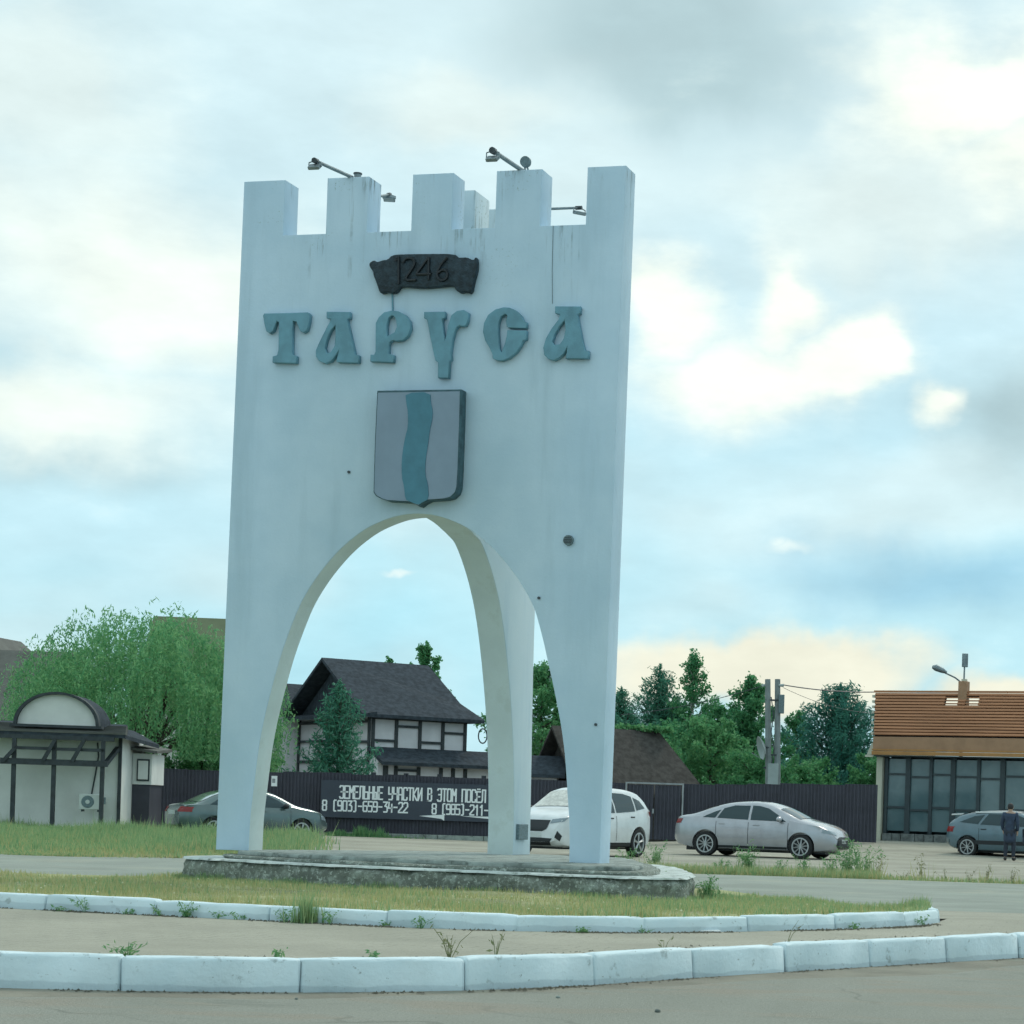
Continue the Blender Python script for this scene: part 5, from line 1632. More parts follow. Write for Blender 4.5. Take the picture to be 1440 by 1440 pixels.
make_car('green_saloon', 'dark grey-green saloon half hidden behind the left monument leg and tall grass', COUPE, (-16.35, 61.2, -.05), R(36), M['car_green'])

HATCH = dict(x=(-2.08, 2.08), w=.84, r=.31, clear=.18, wheels=(1.28, -1.32), spokes=8, tum=.36, hm='black_trim', mm='black_trim',
    top=[(-2.08, .68), (-2.05, .92), (-1.92, 1.12), (-1.62, 1.30), (-1.1, 1.39), (-.3, 1.43), (.25, 1.40), (.5, 1.34), (1.12, .98), (1.6, .90), (1.95, .78), (2.05, .62), (2.08, .5)],
    bot=[(-2.08, .40), (-1.9, .28), (-1.5, .2), (1.6, .19), (1.95, .26), (2.08, .36)], belt=[(-2.08, .98), (-1.2, .96), (0, .93), (1.1, .90), (2.08, .78)],
    wid=[(-2.08, .60), (-2.0, .74), (-1.7, .81), (0, .84), (1.4, .83), (1.8, .77), (2.08, .52)],
    windows=[[(-.02, .98), (.88, .96), (.42, 1.25), (.2, 1.33), (-.02, 1.335)], [(-.92, 1.0), (-.08, .98), (-.08, 1.335), (-.7, 1.325)], [(-1.6, 1.06), (-1.0, 1.01), (-.82, 1.30), (-1.15, 1.25)]],
    trim=[[(-1.95, .40), (1.95, .40), (1.95, .52), (-1.95, .52)]], seams=[-.05, .92, -.95], seam_z=(.3, .9), handles=[(-.8, .86), (.15, .85)], mirror=(.72, 1.02),
    panels=[('windscreen', [(.56, -.58), (1.12, -.64), (1.12, .64), (.56, .58)], 'car_glass', 'T'), ('rear_window', [(-1.86, -.58), (-1.45, -.56), (-1.45, .56), (-1.86, .58)], 'car_glass', 'T'),
            ('roof_panel', [(-1.35, -.54), (.3, -.54), (.3, .54), (-1.35, .54)], 'car_white', 'T'),
            ('headlight', [(-.42, .72), (-.76, .74), (-.76, .62), (-.42, .62)], 'lamp_clear', 'F'), ('headlight', [(.42, .72), (.42, .62), (.76, .62), (.76, .74)], 'lamp_clear', 'F'),
            ('tail_light', [(-.55, .76), (-.78, .76), (-.78, .92), (-.55, .92)], 'lamp_red', 'B'), ('tail_light', [(.55, .76), (.55, .92), (.78, .92), (.78, .76)], 'lamp_red', 'B')])
hc = make_car('grey_hatchback', 'grey-blue hatchback with pale roof and rear spoiler before the shop glass', HATCH, (6.12, 65.2, .02), R(-26), M['hatch_grey'])
prism('spoiler', [(-1.98, 1.265), (-1.60, 1.285), (-1.55, 1.33), (-1.96, 1.305)], -.56, .56, M['car_white'], hc, bev=.01)
for sgn in (-1, 1): bar('roof_rail', (-1.15, sgn * .60, 1.375), (.2, sgn * .60, 1.405), .05, .05, M['car_white'], hc, (0, 0, 1))

# ------------------------------------------------------------------ people
M['skin'] = mat('skin', (.42, .29, .22), .6, .05)
M['hair'] = mat('dark hair', (.03, .028, .028), .7, .1)
M['navy'] = mat('navy work coat', (.035, .055, .095), .85, .2, 8.)
M['navy_dark'] = mat('dark blue jacket', (.018, .03, .06), .85, .2, 8.)
M['trousers'] = mat('dark trousers', (.03, .04, .06), .85, .2, 8.)
M['shoe'] = mat('dark shoes', (.02, .02, .022), .6, .1)


def person(label, loc, rz, coat, joints, hscale=1.):
    """one skinned body mesh; coat, trousers, hair and shoes lie over it. Faces -y."""
    t = thing('person', label, 'person', loc, rz, 'people beside the hatchback')
    J = {k: Vector(v) for k, v in joints.items()}
    def skin(nm, chain_list, radii, m, sub=2, parent=t):
        me = bpy.data.meshes.new(nm)
        idx = {}; V = []; E = []
        for ch in chain_list:
            for a in ch:
                if a not in idx: idx[a] = len(V); V.append(J[a])
            for a, b in zip(ch[:-1], ch[1:]): E.append((idx[a], idx[b]))
        me.from_pydata([tuple(v) for v in V], E, [])
        o = bpy.data.objects.new(nm, me); COL.objects.link(o)
        md = o.modifiers.new('s', 'SKIN'); md.use_smooth_shade = True
        sv = me.skin_vertices[0].data
        for k, i in idx.items():
            r = radii[k]; sv[i].radius = r if isinstance(r, tuple) else (r, r)
        sv[0].use_root = True
        ss = o.modifiers.new('u', 'SUBSURF'); ss.levels = sub; ss.render_levels = sub
        dg = bpy.context.evaluated_depsgraph_get()
        m2 = bpy.data.meshes.new_from_object(o.evaluated_get(dg))
        bpy.data.objects.remove(o); bpy.data.meshes.remove(me)
        m2.materials.clear()
        return link(nm, m2, m, parent)
    rad = dict(hip=(.15, .12), waist=(.13, .105), chest=(.165, .12), neck=.055, head0=.075, head=(.078, .095), crown=.07, shL=.068, shR=.068, elL=.047, elR=.047, wrL=.032, wrR=.032, hdL=(.042, .022), hdR=(.042, .022),
               f1L=.011, f2L=.011, f3L=.010, f4L=.009, thL=.011, f1R=.011, f2R=.011, f3R=.010, f4R=.009, thR=.011,
               hpL=.09, hpR=.09, knL=.06, knR=.06, anL=.042, anR=.042, toL=.036, toR=.036)
    for s_ in 'LR':
        w_, d_ = J['hd' + s_], (J['hd' + s_] - J['wr' + s_]).normalized()
        sx = Vector((0, 1, 0))
        for k, o_ in enumerate((-.03, -.01, .01, .03)): J['f%d%s' % (k + 1, s_)] = w_ + d_ * (.08 - .012 * abs(k - 1.4)) + sx * o_
        J['th' + s_] = J['wr' + s_] + d_ * .06 + sx * -.055
    body = skin('body', [['hip', 'waist', 'chest', 'neck', 'head0', 'head', 'crown'], ['chest', 'shL', 'elL', 'wrL', 'hdL'], ['chest', 'shR', 'elR', 'wrR', 'hdR'], ['hip', 'hpL', 'knL', 'anL', 'toL'], ['hip', 'hpR', 'knR', 'anR', 'toR']]
         + [['hd' + s_, 'f%d%s' % (k, s_)] for s_ in 'LR' for k in (1, 2, 3, 4)] + [['wr' + s_, 'th' + s_] for s_ in 'LR'], rad, M['skin'])
    big = {k: ((v[0] + .022, v[1] + .022) if isinstance(v, tuple) else v + .022) for k, v in rad.items()}
    big.update(hip=(.185, .155))
    J['hem'] = J['hip'] + Vector((0, .01, -.42)); big['hem'] = (.23, .19)
    skin('coat', [['hem', 'hip', 'waist', 'chest'], ['chest', 'shL', 'elL', 'wrL'], ['chest', 'shR', 'elR', 'wrR']], big, coat)
    tr = {k: (v[0] + .012, v[1] + .012) if isinstance(v, tuple) else v + .018 for k, v in rad.items()}
    skin('trousers', [['hip', 'hpL', 'knL', 'anL'], ['hip', 'hpR', 'knR', 'anR']], tr, M['trousers'])
    for s_ in 'LR':
        a = J['to' + s_]; an_ = J['an' + s_]
        d = (a - an_); d.z = 0; d.normalize()
        bmx = bmesh.new(); bmesh.ops.create_uvsphere(bmx, u_segments=12, v_segments=8, radius=1)
        ang = math.atan2(d.y, d.x)
        Mx = Matrix.Translation((an_.x + d.x * .06, an_.y + d.y * .06, an_.z - .03)) @ Matrix.Rotation(ang, 4, 'Z') @ Matrix.Diagonal((.15, .052, .06, 1))
        bmesh.ops.transform(bmx, matrix=Mx, verts=bmx.verts[:])
        bme('shoe', bmx, M['shoe'], t, 180)
    hc_ = J['head']
    fwd = Vector((0, -1, 0))
    bmx = bmesh.new(); bmesh.ops.create_uvsphere(bmx, u_segments=16, v_segments=12, radius=1)
    for v in bmx.verts:
        v.co = Vector((v.co.x * .095, v.co.y * .108, v.co.z * .108)) + hc_ + Vector((0, .018, .03))
    bmesh.ops.delete(bmx, geom=[v for v in bmx.verts if v.co.y < hc_.y - .03 and v.co.z < hc_.z + .06 or v.co.z < hc_.z - .06], context='VERTS')
    bme('hair', bmx, M['hair'], t, 180)
    for sx in (-.032, .032):
        bmx = bmesh.new(); bmesh.ops.create_uvsphere(bmx, u_segments=8, v_segments=6, radius=.012, matrix=Matrix.Translation(hc_ + Vector((sx, -.088, .012)))); bme('eye', bmx, M['hair'], body)
        bmx = bmesh.new(); bmesh.ops.create_uvsphere(bmx, u_segments=8, v_segments=6, radius=1, matrix=Matrix.Translation(hc_ + Vector((sx * 2.75, .0, -.005))) @ Matrix.Diagonal((.012, .02, .032, 1))); bme('ear', bmx, M['skin'], body)
    bmx = bmesh.new(); bm_tube(bmx, [hc_ + Vector((0, -.085, .015)), hc_ + Vector((0, -.112, -.025))], [.009, .017], 7); bme('nose', bmx, M['skin'], body, 60)
    bmx = bmesh.new(); bm_tube(bmx, [hc_ + Vector((-.024, -.092, -.052)), hc_ + Vector((0, -.098, -.054)), hc_ + Vector((.024, -.092, -.052))], .006, 6); bme('mouth', bmx, M['hair'], body, 60)
    return t


STAND = dict(hip=(0, 0, .93), waist=(0, .0, 1.10), chest=(0, .0, 1.36), neck=(0, .0, 1.50), head0=(0, -.005, 1.56), head=(0, -.015, 1.63), crown=(0, -.01, 1.69),
             shL=(.19, 0, 1.42), elL=(.25, .01, 1.14), wrL=(.22, -.12, .92), hdL=(.21, -.15, .85), shR=(-.19, 0, 1.42), elR=(-.24, .02, 1.14), wrR=(-.22, -.06, .90), hdR=(-.215, -.08, .83),
             hpL=(.10, 0, .88), knL=(.11, -.02, .50), anL=(.12, .02, .09), toL=(.14, -.13, .04), hpR=(-.10, 0, .88), knR=(-.12, -.04, .50), anR=(-.13, 0, .09), toR=(-.16, -.15, .04))
pp = person('person in a long navy coat standing before the hatchback, seen from behind', (5.62, 62.3, 0.0), R(165), M['navy'], STAND)
pp.scale = (.95, .95, .95)
S2 = dict(STAND); S2.update(elL=(.27, -.08, 1.16), wrL=(.18, -.27, 1.06), hdL=(.15, -.33, 1.05))
person('person in a dark blue jacket cut off by the right edge', (6.0, 60.6, -.05), R(80), M['navy_dark'], S2)

# ------------------------------------------------------------------ trees and plants
def leaf_quads(P, size, asp=1.7, droop=.0, name='leaves', m=None, parent=None, Nrm=None):
    n = len(P)
    a = rng.normal(size=(n, 3)); a[:, 2] -= droop; a /= np.linalg.norm(a, axis=1)[:, None]
    b = rng.normal(size=(n, 3)); b -= a * (a * b).sum(1)[:, None]; b /= np.linalg.norm(b, axis=1)[:, None]
    s = (np.asarray(size) * np.ones(n))[:, None] * rng.uniform(.65, 1.35, (n, 1))
    L2 = a * s * asp * .5; W2 = b * s * .5
    V = np.stack([P - L2, P + W2, P + L2, P - W2], 1).reshape(-1, 3)
    return npmesh(name, V, np.arange(4 * n).reshape(-1, 4), m, parent)


def limb_mesh(name, limbs, m, parent):
    bm = bmesh.new()
    for pts, r0, r1 in limbs:
        k = len(pts); bm_tube(bm, pts, [r0 + (r1 - r0) * i / (k - 1) for i in range(k)], 7)
    return bme(name, bm, m, parent, 60)


M['bark'] = mat('grey brown bark', (.075, .07, .055), .9, .3, 8., bmp=.6)
M['birch_bark'] = mat('pale birch bark', (.36, .37, .33), .85, .3, 6., stretch=(1, 1, 4))
LEAF = {
    'deep': leafmat('deep green leaves', (.06, .23, .10), (.16, .40, .17), .45),
    'mid': leafmat('mid green leaves', (.055, .24, .115), (.15, .38, .17), .45),
    'light': leafmat('light green leaves', (.075, .27, .12), (.19, .42, .18), .45),
    'willow': leafmat('willow leaves', (.10, .32, .15), (.26, .50, .23), .5),
    'needle': leafmat('blue green needles', (.035, .17, .14), (.08, .27, .19), .3),
    'pine': leafmat('pine needles', (.045, .19, .135), (.11, .31, .20), .3)}


def broad_tree(name, label, x, y, h, spread, leaf, n=9000, size=.15, trunk_h=.3, blobs=26, seed=1, bark='bark', spiky=.0, group='trees beyond the fence', zg=None):
    """trunk, rising limbs and feathery leaf sprays along them"""
    rr = random.Random(seed); r2 = np.random.default_rng(seed)
    z0 = float(gz(x, y)) if zg is None else zg
    t = thing(name, label, 'tree', (x, y, z0), rr.uniform(0, 6), group)
    limbs = [([(0, 0, -.1), (rr.uniform(-.1, .1), rr.uniform(-.1, .1), h * .3), (rr.uniform(-.15, .15), rr.uniform(-.15, .15), h * .6), (rr.uniform(-.1, .1), 0, h * .96)], .045 * h ** .8 * .5 + .03, .015)]
    S = []
    nl = blobs
    for k in range(nl):
        f = (k + .5) / nl
        zz = h * (trunk_h + (.97 - trunk_h) * f)
        env = spread * (math.sin(PI * min(1, .20 + f * .76)) ** .7) * (1 - spiky * f * .8) * rr.uniform(.7, 1.12)
        an_ = k * 2.4 + rr.uniform(-.5, .5)
        up = (.35 + .55 * f) * env * rr.uniform(.5, 1.1)
        base = Vector((0, 0, max(.15, zz - up * .6 - .25)))
        tip = Vector((math.cos(an_) * env, math.sin(an_) * env, min(h * 1.01, zz + up * .5)))
        mid = base.lerp(tip, .5) + Vector((0, 0, -.06 * env))
        limbs.append(([base, mid, tip], .045, .01))
        for q in range(9):        # side twigs
            u = rr.uniform(.22, 1.0)
            p = base * (1 - u) ** 2 + mid * 2 * u * (1 - u) + tip * u * u
            d = Vector((rr.gauss(0, 1), rr.gauss(0, 1), rr.gauss(.35 + spiky, .6))).normalized()
            S.append((p, p + d * (.22 + .34 * env) * rr.uniform(.5, 1.25)))
        S.append((mid, tip + (tip - mid).normalized() * .2))
    for q in range(5): S.append((Vector((0, 0, h * (.8 + .03 * q))), Vector((rr.uniform(-.12, .12), rr.uniform(-.12, .12), h * (.93 + .018 * q)))))
    A_ = np.array([tuple(s_[0]) for s_ in S]); B_ = np.array([tuple(s_[1]) for s_ in S])
    ln = np.linalg.norm(B_ - A_, axis=1); k = r2.choice(len(S), int(n * 2.6), p=ln / ln.sum())
    u = r2.uniform(0, 1, len(k)) ** .8
    P = A_[k] + (B_[k] - A_[k]) * u[:, None] + r2.normal(size=(len(k), 3)) * ((.05 + .045 * spread) * (1.15 - .75 * u))[:, None]
    P = P[P[:, 2] > .2]
    leaf_quads(P, size * .52, name='crown', m=LEAF[leaf], parent=t)
    limb_mesh('trunk', limbs, M[bark], t)
    return t


def conifer(name, label, x, y, h, spread, leaf, n_wh=26, dens=1., loose=0., seed=1, group='trees beyond the fence', cat='tree'):
    rr = random.Random(seed); r2 = np.random.default_rng(seed)
    z0 = float(gz(x, y))
    t = thing(name, label, cat, (x, y, z0), 0, group)
    limbs = [([(0, 0, -.1), (rr.uniform(-.05, .05), 0, h * .5), (0, 0, h)], .03 * h * .5 + .03, .008)]
    Ps = []
    for w_ in range(n_wh):
        f = (w_ + .3) / n_wh
        z = h * (.10 + .88 * f)
        reach = spread * (1 - f) ** (.75 + .2 * loose) * rr.uniform(.75, 1.1) + .10
        nb = 7 if f < .7 else 5
        for k in range(nb):
            a = 2 * PI * k / nb + w_ * .9 + rr.uniform(-.3, .3); r = reach * rr.uniform(.65, 1.08)
            rise = (.15 + .75 * f) * r * (.8 + loose)
            tip = Vector((math.cos(a) * r, math.sin(a) * r, z + rise))
            mid_ = Vector((math.cos(a) * r * .5, math.sin(a) * r * .5, z + rise * .22 - .04))
            limbs.append(([(0, 0, z), mid_, tip], .022 + .012 * (1 - f), .006))
            m_ = max(10, int(120 * r * dens))
            u = r2.uniform(.12, 1.05, m_) ** .8
            p = (1 - u)[:, None] ** 2 * np.array([0, 0, z]) + (2 * u * (1 - u))[:, None] * np.array(mid_) + (u ** 2)[:, None] * np.array(tip)
            sp = .05 + .13 * (1 - np.abs(u - .5)) * (1 + r * .5) * (1 - .3 * loose)
            p = p + r2.normal(size=(m_, 3)) * sp[:, None] * np.array([.8, .8, .55])
            Ps.append(p)
    top = np.stack([r2.normal(0, .02, 60), r2.normal(0, .02, 60), h + r2.uniform(-.45, .12, 60)], 1); Ps.append(top)
    P = np.concatenate(Ps); P = P[P[:, 2] > .1]
    leaf_quads(P, .052, 4.2, name='crown', m=LEAF[leaf], parent=t)
    limb_mesh('trunk', limbs, M['bark'], t)
    return t


def willow(label, x, y, h, spread, seed=3, strands=2700):
    rr = random.Random(seed); r2 = np.random.default_rng(seed)
    t = thing('willow_tree', label, 'tree', (x, y, 0), 0)
    limbs = [([(0, 0, -.1), (.1, .05, 1.2), (-.05, 0, h * .45)], .32, .2)]
    tips = []
    for k in range(24):
        a = k * 2.4; r = spread * rr.uniform(.3, .8); zz = h * rr.uniform(.6, .98) * (1 - .28 * (r / spread) ** 2)
        c = Vector((math.cos(a) * r, math.sin(a) * r, zz))
        limbs.append(([(0, 0, h * rr.uniform(.25, .45)), (c.x * .5, c.y * .5, zz * .85), c], .1, .02)); tips.append(c)
    Ps, Ds = [], []
    for s_ in range(strands):
        a = rr.uniform(0, 2 * PI); q = rr.uniform(0, 1) ** .55
        r = spread * q
        lump = 1 + .09 * math.sin(a * 5 + 1) + .07 * math.sin(a * 9 + q * 7) + rr.uniform(-.05, .06)
        z = h * (1 - .33 * q ** 2.6) * lump
        ln = rr.uniform(.8, 2.0) + 1.9 * q * rr.uniform(.5, 1.2)
        if rr.random() < .25: z -= rr.uniform(.5, 2.5)
        p = Vector((math.cos(a) * r, math.sin(a) * r, z)); out = Vector((math.cos(a), math.sin(a), 0))
        m_ = int(ln * 11)
        u = np.linspace(0, 1, m_)
        arch = rr.uniform(.15, .6); ang = a + rr.gauss(0, .9); out = Vector((math.cos(ang), math.sin(ang), 0)); rise = rr.uniform(.05, .38)
        pos = np.array(p)[None] + np.outer(arch * np.sin(np.minimum(u * ln * 1.2, 1.57)) * 1.2, np.array(out)) + np.outer(rise * np.sin(np.minimum(u * ln * 2.2, PI * .75)) - np.maximum(0, u * ln - .35) * .95, np.array([0, 0, 1.]))
        pos = pos + np.outer(np.sin(u * 5 + s_) * .05, np.array([rr.uniform(-1, 1), rr.uniform(-1, 1), 0])) + r2.normal(size=(m_, 3)) * .028
        Ps.append(pos)
    P = np.concatenate(Ps); P = P[(P[:, 2] > .4) & ((P[:, 1] > -2.3) | (P[:, 2] > 2.3))]
    leaf_quads(P, .046, 3.4, droop=1.2, name='crown', m=LEAF['willow'], parent=t)
    limb_mesh('trunk', limbs, M['bark'], t)


willow('big weeping willow behind the white gatehouse', -23.0, 72.8, 6.35, 4.4)
broad_tree('broadleaf_tree', 'low green bush filling in under the willow beside the fence', -21.6, 74.5, 3.4, 1.6, 'light', 6000, .13, .1, 18, 21, group='trees beyond the fence')
conifer('pine_tree', 'young pine in front of the half-timbered house', -16.75, 74.2, 5.2, 1.7, 'pine', 13, .85, .8, 5)
broad_tree('broadleaf_tree', 'tree top rising behind the house roof, right of its ridge', -18.75, 101, 8.75, 1.15, 'deep', 3600, .17, .35, 16, 31, spiky=.3)
broad_tree('broadleaf_tree', 'small tree tip showing over the house ridge', -20.5, 101, 8.0, .9, 'deep', 2200, .17, .4, 12, 32, spiky=.3)
broad_tree('broadleaf_tree', 'tall bushy tree seen between the right monument legs', -12.6, 96, 7.6, 2.5, 'light', 9000, .17, .15, 26, 33, spiky=.2)
conifer('pine_tree', 'pointed young pine just right of the monument', -8.9, 95, 6.5, 2.7, 'pine', 18, 1.1, .9, 34)
conifer('pine_tree', 'taller loose pine behind the outbuilding', -7.35, 97, 7.7, 2.9, 'pine', 20, 1.1, .9, 35)
broad_tree('birch_tree', 'airy tall birch behind the outbuilding', -5.75, 96, 8.3, 2.1, 'mid', 5200, .15, .12, 30, 36, bark='birch_bark', spiky=.8)
broad_tree('broadleaf_tree', 'rounded light green tree left of the utility poles', -4.4, 86, 4.7, 2.1, 'light', 8500, .15, .06, 24, 37)
broad_tree('broadleaf_tree', 'dense tree directly behind the utility poles', -3.0, 92, 6.8, 2.3, 'mid', 11000, .16, .05, 30, 38, spiky=.6)
broad_tree('broadleaf_tree', 'low dark bush at the foot of the utility poles', -2.3, 79, 3.2, 1.6, 'deep', 6000, .13, .05, 16, 39)
broad_tree('broadleaf_tree', 'thin light tree between the poles and the big pine', -1.0, 94, 5.4, 1.5, 'mid', 4200, .15, .1, 18, 40, spiky=.5)
broad_tree('broadleaf_tree', 'bushy tree between the loose pine and the birch', -6.6, 99, 6.2, 2.0, 'deep', 8000, .16, .05, 24, 47, spiky=.4)
broad_tree('broadleaf_tree', 'bushy tree between the birch and the utility poles', -4.5, 97, 5.9, 1.9, 'mid', 8000, .16, .05, 24, 48, spiky=.4)
broad_tree('broadleaf_tree', 'broad low tree filling the row behind the birch', -6.2, 90, 4.9, 2.4, 'mid', 9000, .15, .05, 24, 45)
broad_tree('broadleaf_tree', 'rounded tree behind the left slope of the outbuilding roof', -9.6, 99, 5.6, 2.2, 'mid', 7000, .16, .05, 22, 46, spiky=.3)
conifer('pine_tree', 'broad bluish pine left of the shop', .75, 84, 5.9, 3.1, 'needle', 18, 1.15, .6, 8)
broad_tree('broadleaf_tree', 'dark hedge-like tree along the fence left of the shop', -.3, 78.5, 2.75, 1.7, 'deep', 6500, .13, .05, 16, 41)
broad_tree('broadleaf_tree', 'dark shrub against the shop side wall', 2.0, 80.5, 3.1, 1.2, 'deep', 4500, .13, .05, 14, 42)
broad_tree('broadleaf_tree', 'green tree left of the timbered house, by the monument leg', -20.9, 78.0, 3.5, 1.1, 'deep', 4200, .13, .1, 14, 43)
broad_tree('broadleaf_tree', 'far tree peeping out right of the house eave', -13.9, 112, 6.0, 2.0, 'mid', 3500, .2, .1, 16, 44)
# leafy climber along the outbuilding ridge
cl = thing('ridge_climber', 'green climber growing along the outbuilding ridge', 'climber', (-6.6, 79.4, 4.1), R(8))
leaf_quads(np.stack([rng.uniform(-1.2, 1.1, 900), rng.normal(0, .12, 900), np.abs(rng.normal(0, .09, 900))], 1), .10, name='leaves', m=LEAF['light'], parent=cl)


def weed(label, x, y, z, h, n, m='weed', spread=.12, leafy=1., group='weeds along the inner kerb', seed=0, cat='weed'):
    rr = random.Random(seed); r2 = np.random.default_rng(seed + 5)
    t = thing('weed', label, cat, (x, y, z), rr.uniform(0, 6), group)
    bm = bmesh.new(); Ps = []
    for k in range(n):
        a = rr.uniform(0, 2 * PI); r = spread * rr.uniform(.1, 1); hh = h * rr.uniform(.5, 1)
        p1 = (math.cos(a) * r * .4, math.sin(a) * r * .4, hh * .55); p2 = (math.cos(a) * r, math.sin(a) * r, hh)
        bm_tube(bm, [(0, 0, -.02), p1, p2], [.0022 + .003 * h, .0018 + .002 * h, .001], 4)
        c = int(11 * leafy * (max(h, .12) / .15) ** .8)
        u = r2.uniform(.1, 1, c)
        Ps.append(np.outer((1 - u) ** 2, (0, 0, 0)) + np.outer(2 * u * (1 - u), p1) + np.outer(u * u, p2) + r2.normal(0, .012 + .03 * h, (c, 3)) * [1, 1, .7])
    bme('stems', bm, M[m], t)
    if leafy > 0: leaf_quads(np.concatenate(Ps), .010 + .013 * h, 3.2, name='leaves', m=M[m], parent=t)
    if h > .3:
        q = r2.normal(0, spread * .35, (n * 5, 2))
        blades('blades', np.c_[q, np.zeros(len(q))], r2.uniform(.25, .8, len(q)) * h, .012 + .012 * h, M['grass' if m == 'weed' else 'grass_dry'], .5, t)
    return t


IN = lambda x: float(np.interp(x, INNER[:105, 0], INNER[:105, 1])) - .04
for i, (x, h, n, lab) in enumerate([(-5.95, .06, 6, 'low weed at the far left of the inner kerb'), (-5.72, .16, 3, 'tall thin weed near the left end of the inner kerb'), (-5.38, .05, 5, 'tiny weed at the inner kerb, left part'),
        (-5.08, .12, 6, 'dark leafy weed left of the flowering weed'), (-4.86, .14, 14, 'wide many-stemmed weed at the inner kerb'), (-4.6, .07, 5, 'small weed right of the wide weed'), (-4.42, .08, 5, 'small dark weed in the middle of the inner kerb'),
        (-4.02, .12, 7, 'spreading weed left of the grass tuft'), (-3.66, .12, 6, 'pointed-leaf weed right of the grass tuft'), (-3.25, .05, 4, 'tiny weed under the kerb, centre'), (-2.95, .12, 7, 'branching weed at the inner kerb below the shield'),
        (-1.75, .05, 8, 'flat weed clump at the kerb under the right leg'), (-1.3, .06, 4, 'flat weed right of the clump'), (.35, .07, 6, 'weed near the right tip of the inner kerb'), (.95, .12, 6, 'weed at the very tip of the island kerb')]):
    weed(lab, x, IN(x), PAVE_Z, h * .85, max(3, n - 2), spread=.05 + h * .7, seed=i + 50)
t = thing('grass_tuft', 'tall upright light green grass tuft against the inner kerb', 'grass tuft', (-3.86, IN(-3.86), PAVE_Z), 0)
q_ = rng.normal(0, .035, (150, 2))
blades('blades', np.c_[q_ * [1.3, .8], np.zeros(150) - .01], rng.uniform(.12, .30, 150), .012, M['grass'], .35, t)
OU = lambda x: float(np.interp(x, OUTER[:, 0], OUTER[:, 1])) + .22
for i, (x, h, n, lf, lab) in enumerate([(-4.75, .2, 2, .1, 'bare stalk behind the outer kerb at the left'), (-3.95, .09, 7, 1., 'low spreading weed on the outer kerb edge, left'), (-3.15, .06, 5, .8, 'flat weed behind the second kerb joint'),
        (-2.62, .06, 5, .8, 'flat weed behind the outer kerb, centre left'), (-2.2, .2, 7, .3, 'sprawling dry weed behind the outer kerb, centre'), (-1.95, .2, 4, .2, 'tall dry stalks beside the sprawling weed'), (-1.0, .12, 3, .3, 'thin stalk behind the outer kerb, right of centre'), (-.2, .2, 2, .1, 'bare stalk on the pavement toward the island tip')]):
    weed(lab, x, OU(x), PAVE_Z, h, n, 'weed_dry' if lf < .5 else 'weed', .08 + h * .6, lf, 'weeds along the outer kerb', i + 90)
# leafy weed at the right end of the plinth
weed('bushy weed with tall stems at the right end of the plinth', -1.2, 23.5, .12, .34, 16, 'weed', .22, 1.2, 'weeds by the plinth', 120)
weed('weed growing at the right rear corner of the plinth', -1.75, 25.3, .12, .3, 10, 'weed', .3, 1., 'weeds by the plinth', 121)
# tall weeds between the rear road and the yard
for i, (x, y, h, n, mm, lab) in enumerate([(-3.6, 40.5, .55, 16, 'weed', 'weed patch beside the right monument leg'), (-3.1, 41, .7, 18, 'weed', 'tall weed before the white car wheel'), (-1.75, 39.2, .45, 12, 'weed', 'small weed left of the big verge weed'),
        (-1.25, 39.6, .78, 24, 'weed', 'big bushy weed on the verge before the silver car'), (-.7, 39.6, .4, 14, 'weed', 'low weed right of the bushy verge weed'), (-.2, 39.8, .5, 16, 'weed', 'verge weed before the front wheel of the silver car'),
        (.25, 39.9, .55, 18, 'weed', 'verge weed below the nose of the silver car'), (.6, 40.2, .85, 18, 'weed', 'tall weed at the nose of the silver car'), (.85, 40.4, 1.0, 12, 'weed', 'tallest weed on the verge, right of the silver car'),
        (1.15, 40.2, .7, 8, 'weed_dry', 'dry weed right of the tallest weed'), (1.95, 39.2, .62, 4, 'weed_dry', 'single upright stalk on the verge'), (1.6, 38.8, .25, 4, 'weed_dry', 'small stalk left of the single upright stalk'), (2.35, 38.8, .3, 4, 'weed_dry', 'short stalk right of the single upright stalk'),
        (3.1, 38.8, .45, 6, 'weed_dry', 'dry stalks on the verge toward the right edge'), (3.55, 38.7, .4, 6, 'weed_dry', 'dry stalks at the right edge of the verge'), (2.8, 38.9, .35, 4, 'weed_dry', 'thin dry stalks before the person')]):
    weed(lab, x, y, .0, h * .85, max(4, int(n * .6)), mm, .12 + h * .30, 1.1 if mm == 'weed' else .5, 'weeds on the rear verge', i + 140)


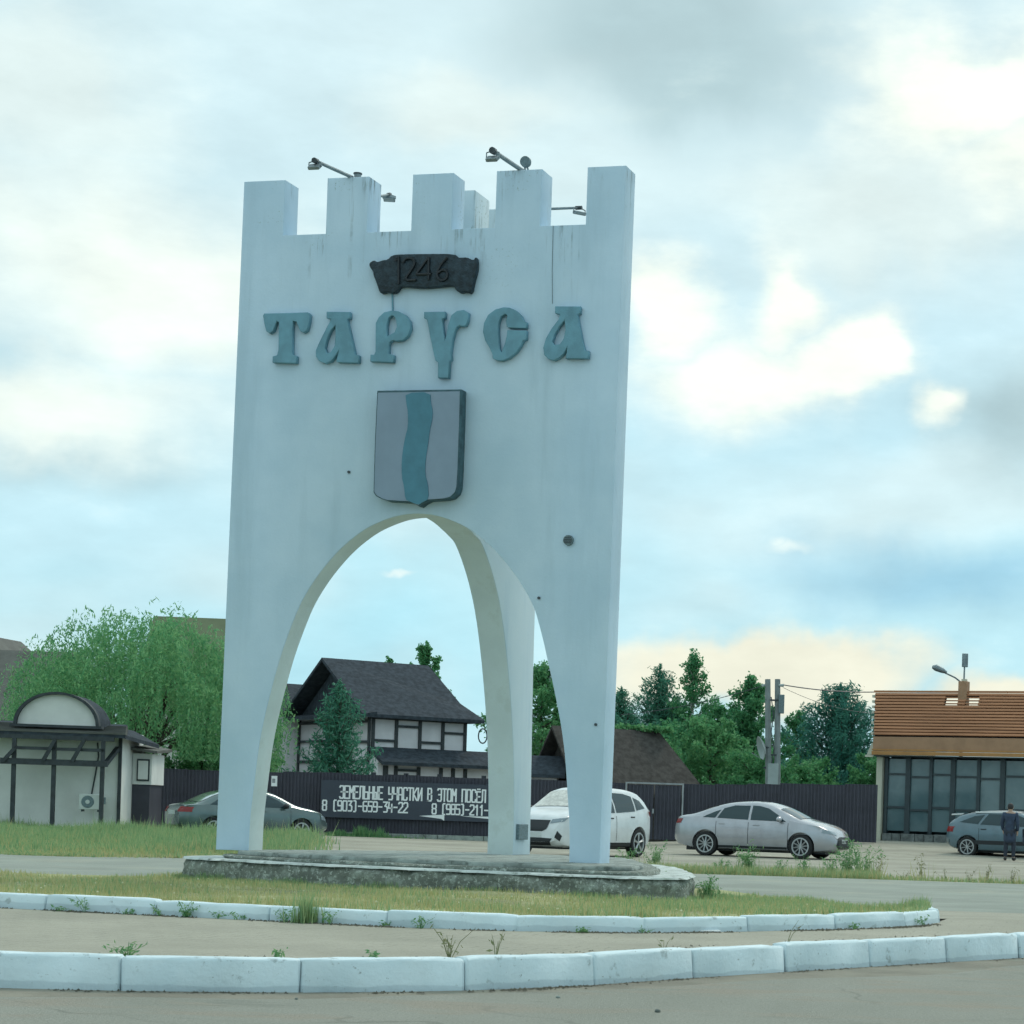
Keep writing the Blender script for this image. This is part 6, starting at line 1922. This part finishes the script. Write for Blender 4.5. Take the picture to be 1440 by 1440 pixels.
def verge_grass():
    n = 16000
    x = rng.uniform(-4.2, 6, n); y = 38.3 + np.abs(rng.normal(0, .9, n)) * (1.2 - .5 * sst(1, 3, x))
    den = np.where(x < 1.2, 1., .35)
    k = rng.uniform(0, 1, n) < den
    h = rng.uniform(.06, .24, n) * np.where(x < 1.2, 1., .6)
    P_ = np.c_[x, y, np.full(n, -.02)]; dr = rng.uniform(0, 1, n) < .5
    tag(blades('verge_grass', P_[k & ~dr], h[k & ~dr], .022, M['grass']), 'ragged green grass on the verge along the rear road', 'grass', kind='stuff')
    tag(blades('dry_verge_grass', P_[k & dr], h[k & dr], .02, M['grass_dry']), 'dry yellow grass on the verge along the rear road', 'grass', kind='stuff')
    n = 5000
    x = rng.uniform(-5, 1, n); y = rng.uniform(26.5, 29.5, n)
    # tall weeds along the foot of the fence and around the parked car
    n = 9000
    x = rng.uniform(-20.5, -13.2, n); y = rng.uniform(54.2, 57.4, n) + (x + 17) * -.1
    lump = np.sin(x * 2.3) * .5 + np.sin(x * 5.1 + 1) * .3
    h = rng.uniform(.12, .5, n) * (.75 + .45 * lump)
    tag(blades('tall_weeds', np.c_[x, y, np.full(n, .0)], h, .04, M['grass'], .4), 'tall grass and weeds in front of the grey-green car', 'grass', kind='stuff')
    n = 2200
    x = -15.9 + np.abs(rng.normal(0, 1.1, n)); y = rng.uniform(68.7, 69.6, n)
    tag(blades('fence_weeds', np.c_[x, y, np.zeros(n)], rng.uniform(.08, .5, n) * (.55 + .45 * np.sin(x * 6.3) * np.sin(x * 2.9 + 1)) * sst(-12., -14.5, x), .035, M['weed'], .6), 'dark weeds along the foot of the lettered fence', 'grass', kind='stuff')


verge_grass()
# litter
t = tag(box('paper_scrap', -.10, .10, -.05, .05, 0, .012, M['white_print'], None, .004, Matrix.Translation((-.84, 16.7, PAVE_Z + .004)) @ Matrix.Rotation(.3, 4, 'Z')), 'scrap of white paper on the pavement by the inner kerb', 'litter')
def pebble(label, x, y, r, seed):
    bm = bmesh.new(); bmesh.ops.create_icosphere(bm, subdivisions=2, radius=1)
    rr = random.Random(seed); k = [rr.uniform(.7, 1.2) for _ in range(3)]
    for v in bm.verts: v.co = Vector((v.co.x * k[0] * r + rr.uniform(-.1, .1) * r + x, v.co.y * k[1] * r + y, v.co.z * k[2] * r * .7 + r * .35))
    tag(bme('stone', bm, M['concrete'], None, 60), label, 'stone', 'loose stones on the road')
pebble('small stone on the road near the kerb, right of centre', -.86, 11.9, .02, 3)
pebble('pale pebble on the road below the second kerb joint', -2.9, 12.0, .012, 4)
pebble('flat pebble on the road by the kerb joint under the lawn', -1.5, 12.6, .014, 5)
